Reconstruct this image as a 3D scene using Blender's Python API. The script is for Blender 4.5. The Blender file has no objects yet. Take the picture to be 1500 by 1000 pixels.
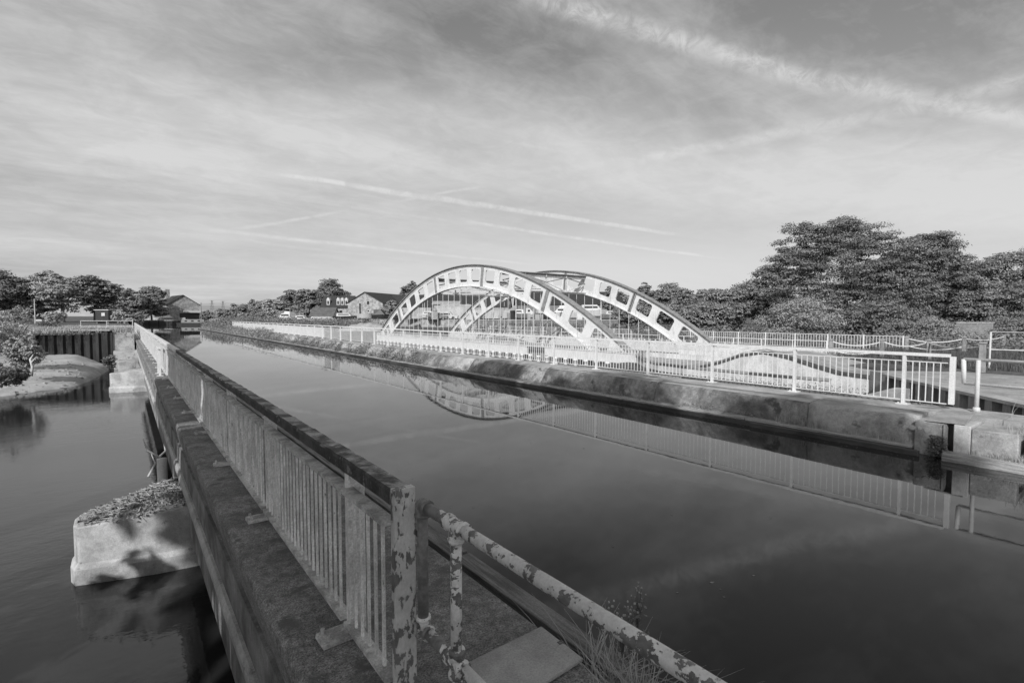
import bpy, bmesh, math, random
import numpy as np
from mathutils import Vector, Matrix

S = bpy.context.scene
COL = S.collection
R_ = math.radians

# ------------------------------------------------------------------ camera
EYE = 2.61                      # metres above the canal water
PITCH = math.atan(37 / 750)
YAW = math.atan(568 * math.cos(PITCH) / 750)
cam = bpy.data.cameras.new('camera')
cam.sensor_width = 36
cam.lens = 18.0
cam.clip_start = 0.05
cam.clip_end = 6000
camo = bpy.data.objects.new('camera', cam)
COL.objects.link(camo)
camo.location = (0, 0, EYE)
camo.rotation_euler = (R_(90) - PITCH, 0, -YAW)
S.camera = camo

_s, _c, _sp, _cp = math.sin(YAW), math.cos(YAW), math.sin(PITCH), math.cos(PITCH)


def sight(u, v):
    """direction from the viewpoint through a point of the 1500x1000 photograph"""
    a, b = (u - 750) / 750.0, (500 - v) / 750.0
    return Vector((_s * _cp + a * _c + b * _s * _sp, _c * _cp - a * _s + b * _c * _sp, -_sp + b * _cp))


def on_z(u, v, z):
    d = sight(u, v)
    return Vector((0, 0, EYE)) + d * ((z - EYE) / d.z)


def at_dist(u, v, D):
    return Vector((0, 0, EYE)) + sight(u, v) * D


# ------------------------------------------------------------------ light
SUN_TO = Vector((-0.79, -0.61, 0)).normalized()
SUN_EL = R_(31)
sun_vec = Vector((SUN_TO.x * math.cos(SUN_EL), SUN_TO.y * math.cos(SUN_EL), math.sin(SUN_EL)))
sl = bpy.data.lights.new('sun', 'SUN')
sl.energy = 4.1
sl.angle = R_(0.5)
sl.color = (1.0, 1.0, 1.0)      # black-and-white photograph
so = bpy.data.objects.new('sun', sl)
COL.objects.link(so)
so.rotation_euler = sun_vec.to_track_quat('Z', 'Y').to_euler()

S.view_settings.view_transform = 'Standard'
S.view_settings.look = 'None'
S.view_settings.exposure = 0.0
S.view_settings.gamma = 1.0
S.view_settings.use_curve_mapping = False
S.cycles.max_bounces = 6
S.cycles.diffuse_bounces = 3
S.cycles.glossy_bounces = 4
S.cycles.transparent_max_bounces = 8
S.cycles.use_adaptive_sampling = True

W = bpy.data.worlds.new('World')
S.world = W
W.use_nodes = True


class NT:
    """small node-writing helper"""

    def __init__(self, tree):
        self.t = tree
        self.n = tree.nodes
        self.l = tree.links

    def new(self, typ, **kw):
        nd = self.n.new(typ)
        for k, v in kw.items():
            setattr(nd, k, v)
        return nd

    def put(self, sock, val):
        if isinstance(val, bpy.types.NodeSocket):
            self.l.new(val, sock)
        elif isinstance(val, (int, float)) and sock.type in ('RGBA',):
            sock.default_value = (val, val, val, 1)
        else:
            sock.default_value = val

    def math(self, op, a, b=0.0, c=0.0, clamp=False):
        nd = self.new('ShaderNodeMath', operation=op, use_clamp=clamp)
        self.put(nd.inputs[0], a)
        self.put(nd.inputs[1], b)
        self.put(nd.inputs[2], c)
        return nd.outputs[0]

    def vmath(self, op, a, b=(0, 0, 0), out=0):
        nd = self.new('ShaderNodeVectorMath', operation=op)
        self.put(nd.inputs[0], a)
        self.put(nd.inputs[1], b)
        return nd.outputs['Value'] if op in ('DOT_PRODUCT', 'LENGTH', 'DISTANCE') else nd.outputs[0]

    def noise(self, vec, scale, detail=6, rough=0.6, dist=0.0):
        nd = self.new('ShaderNodeTexNoise')
        if vec is not None:
            self.l.new(vec, nd.inputs['Vector'])
        nd.inputs['Scale'].default_value = scale
        nd.inputs['Detail'].default_value = detail
        nd.inputs['Roughness'].default_value = rough
        nd.inputs['Distortion'].default_value = dist
        return nd.outputs['Fac']

    def ramp(self, fac, lo, hi, a=0.0, b=1.0, smooth=True):
        nd = self.new('ShaderNodeMapRange', interpolation_type='SMOOTHSTEP' if smooth else 'LINEAR')
        self.put(nd.inputs['Value'], fac)
        nd.inputs['From Min'].default_value = lo
        nd.inputs['From Max'].default_value = hi
        self.put(nd.inputs['To Min'], a)
        self.put(nd.inputs['To Max'], b)
        return nd.outputs['Result']

    def mix(self, fac, a, b):
        nd = self.new('ShaderNodeMix', data_type='FLOAT')
        self.put(nd.inputs[0], fac)
        self.put(nd.inputs[2], a)
        self.put(nd.inputs[3], b)
        return nd.outputs[0]

    def scale(self, vec, s):
        nd = self.new('ShaderNodeMapping')
        self.l.new(vec, nd.inputs['Vector'])
        nd.inputs['Scale'].default_value = s
        return nd.outputs[0]


def build_world():
    t = NT(W.node_tree)
    t.n.clear()
    out = t.new('ShaderNodeOutputWorld')
    bg = t.new('ShaderNodeBackground')
    bg.inputs['Strength'].default_value = 0.12
    sky = t.new('ShaderNodeTexSky', sky_type='NISHITA')
    sky.sun_disc = False
    sky.sun_elevation = SUN_EL
    sky.sun_rotation = math.atan2(SUN_TO.x, SUN_TO.y) % (2 * math.pi)
    sky.altitude = 20
    sky.air_density = 1.0
    sky.dust_density = 1.6
    sky.ozone_density = 1.0
    bw = t.new('ShaderNodeRGBToBW')
    t.l.new(sky.outputs[0], bw.inputs[0])
    base = t.math('MULTIPLY', bw.outputs[0], 0.95)
    tc = t.new('ShaderNodeTexCoord')
    d = tc.outputs['Generated']
    sep = t.new('ShaderNodeSeparateXYZ')
    t.l.new(d, sep.inputs[0])
    dz = t.math('MAXIMUM', sep.outputs[2], 0.0)
    inv = t.math('DIVIDE', 1.0, t.math('ADD', dz, 0.10))
    plane = t.new('ShaderNodeCombineXYZ')
    t.l.new(t.math('MULTIPLY', sep.outputs[0], inv), plane.inputs[0])
    t.l.new(t.math('MULTIPLY', sep.outputs[1], inv), plane.inputs[1])
    p = plane.outputs[0]
    # high cirrus, drawn out along the wind
    rot = t.new('ShaderNodeMapping')
    t.l.new(p, rot.inputs['Vector'])
    rot.inputs['Rotation'].default_value = (0, 0, R_(28))
    rot.inputs['Scale'].default_value = (0.50, 1.1, 1)
    rot.inputs['Location'].default_value = (3.1, 1.7, 0)
    n1 = t.noise(rot.outputs[0], 0.75, 11, 0.62, 0.35)
    rot2 = t.new('ShaderNodeMapping')
    t.l.new(p, rot2.inputs['Vector'])
    rot2.inputs['Rotation'].default_value = (0, 0, R_(-22))
    rot2.inputs['Scale'].default_value = (0.5, 1.5, 1)
    n2 = t.noise(rot2.outputs[0], 1.6, 11, 0.68, 0.5)
    n4 = t.noise(p, 5.5, 9, 0.66, 0.6)
    n3 = t.noise(p, 0.42, 3, 0.5, 0.3)
    cov = t.math('ADD', t.ramp(n1, 0.30, 0.74, 0, 0.62), t.ramp(n2, 0.40, 0.80, 0, 0.24))
    cov = t.math('ADD', cov, t.ramp(n3, 0.35, 0.7, -0.12, 0.16))
    cov = t.math('ADD', cov, t.ramp(n4, 0.35, 0.72, -0.05, 0.13))

    def veil(u, v, w, h, amt):
        """a broad patch of thicker (or thinner) cirrus about one direction of the sky"""
        c0 = sight(u, v).normalized()
        rt = (sight(u + 5, v).normalized() - c0).normalized()
        up = rt.cross(c0).normalized()
        a = t.math('DIVIDE', t.vmath('DOT_PRODUCT', d, tuple(rt)), w)
        b = t.math('DIVIDE', t.vmath('DOT_PRODUCT', t.vmath('SUBTRACT', d, tuple(c0)), tuple(up)), h)
        a = t.math('SUBTRACT', a, 0.0)
        r2 = t.math('ADD', t.math('POWER', t.math('ABSOLUTE', a), 2.0), t.math('POWER', t.math('ABSOLUTE', b), 2.0))
        g = t.math('EXPONENT', t.math('MULTIPLY', r2, -1.0))
        front = t.ramp(t.vmath('DOT_PRODUCT', d, tuple(c0)), 0.0, 0.3)
        return t.math('MULTIPLY', t.math('MULTIPLY', g, front), amt)

    for a in [(80, 130, 0.45, 0.22, 0.20), (1150, 240, 0.55, 0.085, 0.42), (1450, 300, 0.45, 0.05, 0.25),
              (880, 170, 0.14, 0.12, 0.20), (560, 190, 0.35, 0.08, 0.10), (590, 75, 0.20, 0.06, -0.18),
              (1120, 30, 0.25, 0.09, -0.24), (800, 90, 0.10, 0.10, -0.12), (1250, 200, 0.2, 0.04, -0.12)]:
        cov = t.math('ADD', cov, veil(*a))
    cov = t.math('MINIMUM', t.math('MAXIMUM', cov, 0.0), 0.95)

    # condensation trails: great circles through two directions of the sky
    wob = t.noise(d, 9, 5, 0.6)
    fine = t.noise(d, 34, 9, 0.72, 0.8)
    mid = t.noise(d, 18, 4, 0.6)

    def trail(p0, p1, w0, w1, amt, soft=0.6, wander=0.004):
        a, b = sight(*p0).normalized(), sight(*p1).normalized()
        n = a.cross(b).normalized()
        along = (b - a).normalized()
        s0, s1 = a.dot(along), b.dot(along)
        dist = t.math('ADD', t.vmath('DOT_PRODUCT', d, tuple(n)),
                      t.math('MULTIPLY', t.math('SUBTRACT', wob, 0.5), wander * 2))
        dist = t.math('ABSOLUTE', dist)
        sv = t.vmath('DOT_PRODUCT', d, tuple(along))
        q = t.ramp(sv, s0, s1, 0, 1, False)
        width = t.mix(q, w0 / 750.0, w1 / 750.0)
        rel = t.math('DIVIDE', dist, width)
        m = t.ramp(rel, 1.0 - soft, 1.0, 1, 0)
        e = 0.04
        m = t.math('MULTIPLY', m, t.ramp(sv, s0 - e, s0 + e))
        m = t.math('MULTIPLY', m, t.ramp(sv, s1 - e, s1 + e, 1, 0))
        m = t.math('MULTIPLY', m, t.ramp(fine, 0.34, 0.64, 0.30, 1.0))
        m = t.math('MULTIPLY', m, t.ramp(mid, 0.30, 0.60, 0.6, 1.0))
        m = t.math('MULTIPLY', m, t.ramp(t.vmath('DOT_PRODUCT', d, tuple((a + b).normalized())), 0.1, 0.3))
        return t.math('MULTIPLY', m, amt)

    tr = None
    for a in [((770, -10), (1215, 127), 20, 17, 0.66, 1.0), ((1100, 98), (1540, 182), 16, 15, 0.60, 1.0),
              ((770, 10), (1500, 165), 45, 34, 0.10, 1.0),
              ((930, 236), (1400, 146), 9, 13, 0.46, 0.9), ((1300, 164), (1540, 108), 11, 17, 0.46, 0.9),
              ((400, 254), (640, 291), 3.5, 6, 0.75, 0.8), ((610, 286), (985, 342), 6, 3.5, 0.72, 0.8),
              ((60, 170), (420, 236), 9, 5, -0.15, 0.9), ((430, 292), (720, 332), 3, 3, 0.2, 0.9),
              ((690, 326), (1040, 377), 3.5, 2.5, 0.65, 0.8), ((320, 338), (760, 386), 4, 2.5, 0.55, 0.9),
              ((350, 352), (700, 392), 3, 2, 0.15, 0.9), ((340, 337), (490, 312), 3.5, 3, 0.45, 0.9),
              ((590, 293), (700, 274), 3.5, 2.5, 0.45, 0.9), ((100, 215), (330, 276), 8, 6, 0.14, 1.0),
              ((730, 204), (830, 224), 3, 3, 0.18, 0.9), ((1100, 235), (1540, 200), 10, 14, 0.10, 1.0)]:
        m = trail(*a)
        tr = m if tr is None else t.math('ADD' if a[4] < .2 else 'MAXIMUM', tr, m)
    cloud = t.ramp(dz, 0.0, 0.7, 6.1, 5.2, False)
    val = t.mix(cov, base, cloud)
    val = t.mix(t.math('MINIMUM', t.math('MAXIMUM', tr, -0.3), 0.9), val, t.math('MULTIPLY', cloud, 1.13))
    comb = t.new('ShaderNodeCombineColor')
    for i in range(3):
        t.l.new(val, comb.inputs[i])
    t.l.new(comb.outputs[0], bg.inputs['Color'])
    t.l.new(bg.outputs[0], out.inputs['Surface'])


build_world()


# ------------------------------------------------------------------ materials
def material(name, base=0.4, rough=0.8, dark=None, scale=4.0, lo=0.35, hi=0.65, spots=None, bump=0.0,
             bscale=40.0, stretch=(1, 1, 1), metal=0.0, spec=0.5, detail=8, fine=0.0, wave=None, streak=None, moss=None, grain=0.25):
    m = bpy.data.materials.new(name)
    m.use_nodes = True
    t = NT(m.node_tree)
    t.n.clear()
    out = t.new('ShaderNodeOutputMaterial')
    b = t.new('ShaderNodeBsdfPrincipled')
    t.l.new(b.outputs[0], out.inputs[0])
    geo = t.new('ShaderNodeNewGeometry')
    pos = t.scale(geo.outputs['Position'], stretch)
    val = base
    if dark is not None:
        n = t.noise(pos, scale, detail, 0.62)
        val = t.mix(t.ramp(n, lo, hi), dark, base)
    if fine:
        n = t.noise(pos, scale * 9, 5, 0.7)
        val = t.math('MULTIPLY', val, t.ramp(n, 0.25, 0.75, 1 - fine, 1 + fine, False))
    if grain:
        n = t.noise(geo.outputs['Position'], 90, 3, 0.75)
        val = t.math('MULTIPLY', val, t.ramp(n, 0.32, 0.68, 1 - grain, 1 + grain, False))
    if spots:                                    # (value, scale, lo, hi)
        n = t.noise(pos, spots[1], 7, 0.65)
        val = t.mix(t.ramp(n, spots[2], spots[3]), val, spots[0])
    if streak:                                   # (value, scale, lo, hi) vertical run-off marks
        n = t.noise(t.scale(geo.outputs['Position'], (1, 1, 0.12)), streak[1], 6, 0.6)
        val = t.mix(t.ramp(n, streak[2], streak[3]), val, streak[0])
    if moss:                                     # (value, scale, lo, hi) growth on upward faces
        sp = t.new('ShaderNodeSeparateXYZ')
        t.l.new(geo.outputs['Normal'], sp.inputs[0])
        n = t.noise(geo.outputs['Position'], moss[1], 8, 0.65)
        f = t.math('MULTIPLY', t.ramp(n, moss[2], moss[3]), t.ramp(sp.outputs[2], 0.3, 0.8))
        val = t.mix(f, val, moss[0])
    comb = t.new('ShaderNodeCombineColor')
    for i in range(3):
        t.put(comb.inputs[i], val)
    t.l.new(comb.outputs[0], b.inputs['Base Color'])
    b.inputs['Roughness'].default_value = rough
    b.inputs['Metallic'].default_value = metal
    b.inputs['Specular IOR Level'].default_value = spec
    if bump:
        n = t.noise(pos, bscale, 6, 0.65)
        bp = t.new('ShaderNodeBump')
        bp.inputs['Strength'].default_value = min(1.0, bump)
        bp.inputs['Distance'].default_value = 0.6 / bscale
        t.l.new(n, bp.inputs['Height'])
        t.l.new(bp.outputs[0], b.inputs['Normal'])
    return m


def peel_paint(name, paint=0.55, under=0.10, scale=9.0, th=0.52, zst=1.0, soft=0.012):
    """old paint flaking off steel: hard-edged patches with a raised edge"""
    m = bpy.data.materials.new(name)
    m.use_nodes = True
    t = NT(m.node_tree)
    t.n.clear()
    out = t.new('ShaderNodeOutputMaterial')
    b = t.new('ShaderNodeBsdfPrincipled')
    t.l.new(b.outputs[0], out.inputs[0])
    geo = t.new('ShaderNodeNewGeometry')
    pos = t.scale(geo.outputs['Position'], (1, 1, zst))
    n = t.noise(pos, scale, 9, 0.62, 0.3)
    big = t.noise(pos, scale * 0.30, 3, 0.5)
    v = t.math('ADD', n, t.math('MULTIPLY', t.math('SUBTRACT', big, 0.5), 0.9))
    f = t.ramp(v, th - soft, th + soft)
    pn = t.noise(pos, 60, 4, 0.7)
    pcol = t.math('MULTIPLY', paint, t.ramp(pn, 0.3, 0.7, 0.85, 1.08))
    pn2 = t.noise(pos, 5, 5, 0.6)
    pcol = t.math('MULTIPLY', pcol, t.ramp(pn2, 0.3, 0.7, 0.8, 1.05))
    ucol = t.math('MULTIPLY', under, t.ramp(t.noise(pos, 25, 5, 0.6), 0.3, 0.7, 0.7, 1.3))
    val = t.mix(f, pcol, ucol)
    comb = t.new('ShaderNodeCombineColor')
    for i in range(3):
        t.put(comb.inputs[i], val)
    t.l.new(comb.outputs[0], b.inputs['Base Color'])
    b.inputs['Roughness'].default_value = 0.62
    bp = t.new('ShaderNodeBump')
    bp.inputs['Strength'].default_value = 0.9
    bp.inputs['Distance'].default_value = 0.0025
    h = t.math('ADD', t.math('SUBTRACT', 1.0, f), t.math('MULTIPLY', pn, 0.35))
    t.l.new(h, bp.inputs['Height'])
    t.l.new(bp.outputs[0], b.inputs['Normal'])
    return m


def foliage(name, lo=0.045, hi=0.12, rough=0.6, trans=0.18, clump=0.7):
    m = bpy.data.materials.new(name)
    m.use_nodes = True
    t = NT(m.node_tree)
    t.n.clear()
    out = t.new('ShaderNodeOutputMaterial')
    b = t.new('ShaderNodeBsdfPrincipled')
    tr = t.new('ShaderNodeBsdfTranslucent')
    mx = t.new('ShaderNodeMixShader')
    geo = t.new('ShaderNodeNewGeometry')
    n = t.noise(geo.outputs['Position'], clump, 3, 0.5)
    v = t.mix(t.math('ADD', t.math('MULTIPLY', geo.outputs['Random Per Island'], 0.55), t.math('MULTIPLY', n, 0.45)), lo, hi)
    comb = t.new('ShaderNodeCombineColor')
    for i in range(3):
        t.put(comb.inputs[i], v)
    t.l.new(comb.outputs[0], b.inputs['Base Color'])
    t.l.new(comb.outputs[0], tr.inputs['Color'])
    b.inputs['Roughness'].default_value = rough
    b.inputs['Specular IOR Level'].default_value = 0.35
    mx.inputs[0].default_value = trans
    t.l.new(b.outputs[0], mx.inputs[1])
    t.l.new(tr.outputs[0], mx.inputs[2])
    t.l.new(mx.outputs[0], out.inputs[0])
    return m


def water_mat(name, base, s1, a1, s2, a2, stretch, rough=0.02):
    m = bpy.data.materials.new(name)
    m.use_nodes = True
    t = NT(m.node_tree)
    t.n.clear()
    out = t.new('ShaderNodeOutputMaterial')
    b = t.new('ShaderNodeBsdfPrincipled')
    t.l.new(b.outputs[0], out.inputs[0])
    b.inputs['Base Color'].default_value = (base, base, base, 1)
    b.inputs['Roughness'].default_value = rough
    b.inputs['IOR'].default_value = 1.45
    b.inputs['Specular IOR Level'].default_value = 0.5
    geo = t.new('ShaderNodeNewGeometry')
    pos = t.scale(geo.outputs['Position'], stretch)
    calm = t.ramp(t.noise(geo.outputs['Position'], 0.16, 3, 0.5), 0.35, 0.65, 0.25, 1.0)
    h = t.math('ADD', t.math('MULTIPLY', t.noise(pos, s1, 3, 0.5), a1), t.math('MULTIPLY', t.noise(pos, s2, 3, 0.6, 0.4), a2))
    h = t.math('MULTIPLY', h, calm)
    bp = t.new('ShaderNodeBump')
    bp.inputs['Strength'].default_value = 1.0
    bp.inputs['Distance'].default_value = 1.0
    t.l.new(h, bp.inputs['Height'])
    t.l.new(bp.outputs[0], b.inputs['Normal'])
    return m


M = {
    'canal': water_mat('canal_water', 0.018, 1.6, 0.0012, 9, 0.00022, (1, 0.8, 1)),
    'river': water_mat('river_water', 0.022, 2.4, 0.008, 8.0, 0.0034, (0.8, 1.25, 1)),
    'coping': material('mossy_concrete', 0.24, 0.92, 0.15, 2.2, 0.38, 0.62, (0.06, 60, 0.58, 0.64), 1.0, 60, fine=0.6, moss=(0.10, 4.5, 0.50, 0.66), grain=0.7),
    'beam': material('stained_beam', 0.26, 0.9, 0.085, 1.4, 0.35, 0.62, None, 0.6, 45, fine=0.25, streak=(0.62, 7, 0.64, 0.74)),
    'pier': material('pier_concrete', 0.46, 0.85, 0.29, 1.6, 0.38, 0.62, (0.14, 3.4, 0.59, 0.70), 0.5, 40, fine=0.22, streak=(0.18, 6, 0.60, 0.76)),
    'walk': material('walkway_concrete', 0.42, 0.9, 0.28, 1.2, 0.35, 0.65, (0.14, 1.1, 0.58, 0.70), 0.4, 45, fine=0.2),
    'bank': material('mossy_shaded_bank_concrete', 0.30, 0.92, 0.12, 0.9, 0.42, 0.60, (0.09, 2.3, 0.54, 0.66), 0.9, 30, fine=0.4, grain=0.5),  # moss, plus tree shade put into the colour of the darker stretch
    'pale_bank': material('pale_bank_concrete', 0.40, 0.92, 0.24, 1.4, 0.35, 0.6, (0.12, 2.5, 0.60, 0.7), 0.7, 30, fine=0.3),
    'wet': material('wet_timber', 0.07, 0.5, 0.025, 3, 0.35, 0.65, None, 0.5, 20, (1, .3, 1)),
    'timber': material('weathered_timber', 0.25, 0.85, 0.10, 5, 0.35, 0.62, None, 0.9, 60, (6, 0.35, 6), fine=0.25),
    'timber_light': material('pale_timber', 0.42, 0.85, 0.20, 4, 0.35, 0.6, None, 0.8, 50, (6, 0.35, 6), fine=0.25),
    'toprail': material('rusty_top_rail', 0.34, 0.85, 0.075, 5.0, 0.42, 0.60, (0.55, 10, 0.62, 0.70), 0.9, 60, fine=0.35, detail=10),
    'toprail_side': material('dark_rail_side', 0.07, 0.8, 0.03, 5.0, 0.4, 0.6, (0.22, 9, 0.6, 0.68), 0.6, 60, fine=0.3),
    'baluster': material('dirty_white_paint', 0.78, 0.7, 0.52, 6.0, 0.38, 0.62, (0.10, 26, 0.64, 0.70), 0.35, 80, (1, 1, 0.5), fine=0.25, streak=(0.68, 12, 0.60, 0.72)),
    'panelrail': material('lichen_rail', 0.55, 0.8, 0.28, 7.0, 0.38, 0.6, (0.5, 22, 0.62, 0.7), 0.5, 60, fine=0.3),
    'post': peel_paint('flaking_post_paint', 0.60, 0.15, 34, 0.54, 0.5, 0.02),
    'pipe': peel_paint('flaking_pipe_paint', 0.78, 0.17, 34, 0.545, 1.0, 0.01),
    'pipe_bare': peel_paint('bare_pipe', 0.75, 0.17, 14, 0.30, 1.0),
    'white': material('white_paint', 0.66, 0.5, 0.58, 3, 0.3, 0.6, (0.35, 14, 0.70, 0.76), 0.05, 60, fine=0.06),
    'arch': material('arch_paint', 0.68, 0.5, 0.56, 1.2, 0.3, 0.6, (0.34, 12, 0.66, 0.74), 0.05, 60, fine=0.1, streak=(0.34, 5, 0.56, 0.76)),
    'dirty_wall': material('dirty_white_wall', 0.60, 0.7, 0.44, 1.6, 0.35, 0.62, (0.25, 7, 0.64, 0.74), 0.3, 40, fine=0.2, streak=(0.28, 5, 0.58, 0.76)),
    'old_white': material('old_white_paint', 0.60, 0.55, 0.46, 2.0, 0.3, 0.6, (0.25, 9, 0.68, 0.74), 0.1, 60, fine=0.1),
    'iron_grey': material('grey_iron', 0.30, 0.55, 0.20, 3, 0.35, 0.65, (0.45, 12, 0.62, 0.7), 0.1, 60, fine=0.15),
    'iron_dark': material('dark_iron', 0.10, 0.5, 0.05, 4, 0.35, 0.65, None, 0.2, 60, fine=0.2),
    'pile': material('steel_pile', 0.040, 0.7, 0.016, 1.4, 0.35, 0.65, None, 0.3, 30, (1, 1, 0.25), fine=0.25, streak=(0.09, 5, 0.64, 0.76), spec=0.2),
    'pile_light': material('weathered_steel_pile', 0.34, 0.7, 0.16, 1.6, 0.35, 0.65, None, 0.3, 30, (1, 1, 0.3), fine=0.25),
    'plate': material('steel_plate', 0.36, 0.55, 0.22, 2.2, 0.35, 0.62, (0.12, 6, 0.66, 0.72), 0.05, 60, fine=0.10),
    'ground': material('grass_ground', 0.11, 0.95, 0.05, 1.2, 0.35, 0.65, (0.2, 5, 0.6, 0.7), 1.0, 12, fine=0.35),
    'path': material('gravel_path', 0.36, 0.95, 0.25, 1.5, 0.35, 0.65, (0.12, 4, 0.6, 0.7), 0.6, 30, fine=0.25),
    'sand': material('river_sand', 0.44, 0.95, 0.30, 1.1, 0.35, 0.65, (0.12, 3, 0.66, 0.74), 0.6, 25, fine=0.2),
    'mud': material('wet_mud', 0.05, 0.7, 0.03, 2, 0.35, 0.65, None, 0.6, 20, fine=0.3),
    'stone': material('rubble_stone', 0.36, 0.9, 0.20, 1.3, 0.38, 0.62, (0.12, 2.6, 0.62, 0.7), 0.6, 10, fine=0.3),
    'slate': material('slate_roof', 0.055, 0.75, 0.035, 1.5, 0.35, 0.65, None, 0.5, 8, (1, 1, 6), fine=0.2, spec=0.2),
    'slate_mid': material('old_tile_roof', 0.13, 0.8, 0.08, 1.0, 0.35, 0.65, None, 0.5, 8, (1, 1, 6), fine=0.2, spec=0.2),
    'glass': material('dark_window', 0.03, 0.15),
    'cream': material('cream_paint', 0.58, 0.6, 0.46, 0.8, 0.3, 0.7, None, 0.05, 30, fine=0.05),
    'hull_white': material('white_hull', 0.50, 0.35, 0.38, 1.0, 0.3, 0.7, None, 0.0, 30),
    'hull_dark': material('dark_hull', 0.035, 0.4, 0.02, 1.0, 0.3, 0.7, None, 0.0, 30),
    'hull_mid': material('grey_hull', 0.18, 0.45, 0.12, 1.0, 0.3, 0.7, None, 0.0, 30),
    'tarp': material('grey_tarpaulin', 0.36, 0.7, 0.27, 0.8, 0.35, 0.65, None, 0.5, 2.5, (1, 1, 0.4)),
    'bark': material('bark', 0.15, 0.9, 0.06, 5, 0.35, 0.65, None, 0.8, 25, (1, 1, 0.3), fine=0.3),
    'bark_pale': material('pale_bark', 0.34, 0.9, 0.18, 5, 0.35, 0.65, None, 0.8, 25, (1, 1, 0.3), fine=0.3),
    'brick': material('brick_mass', 0.26, 0.9, 0.17, 2.5, 0.35, 0.65, (0.36, 6, 0.6, 0.68), 0.5, 12, fine=0.3),
    'post_conc': material('bollard_concrete', 0.30, 0.9, 0.17, 3, 0.35, 0.65, None, 0.5, 40, fine=0.25),
    'litter': material('dry_litter', 0.34, 0.9, 0.12, 9, 0.35, 0.65, None, 0.4, 40, fine=0.3),
    'driftwood': material('bleached_driftwood', 0.55, 0.8, 0.34, 6, 0.35, 0.65, None, 0.5, 40, fine=0.15),
    'leaf_dark': foliage('dark_leaves', 0.075, 0.27, clump=0.5),
    'leaf_mid': foliage('mid_leaves', 0.10, 0.33, clump=0.6),
    'leaf_pale': foliage('pale_leaves', 0.16, 0.44, clump=0.7),
    'leaf_bloom_and_sunlit': foliage('blossom_and_sunlit_leaves', 0.20, 0.58, clump=0.8),
    'grass_dry': foliage('dry_grass', 0.22, 0.55, clump=1.0),
    'grass_green': foliage('green_grass', 0.05, 0.17, clump=1.0),
}


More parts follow.
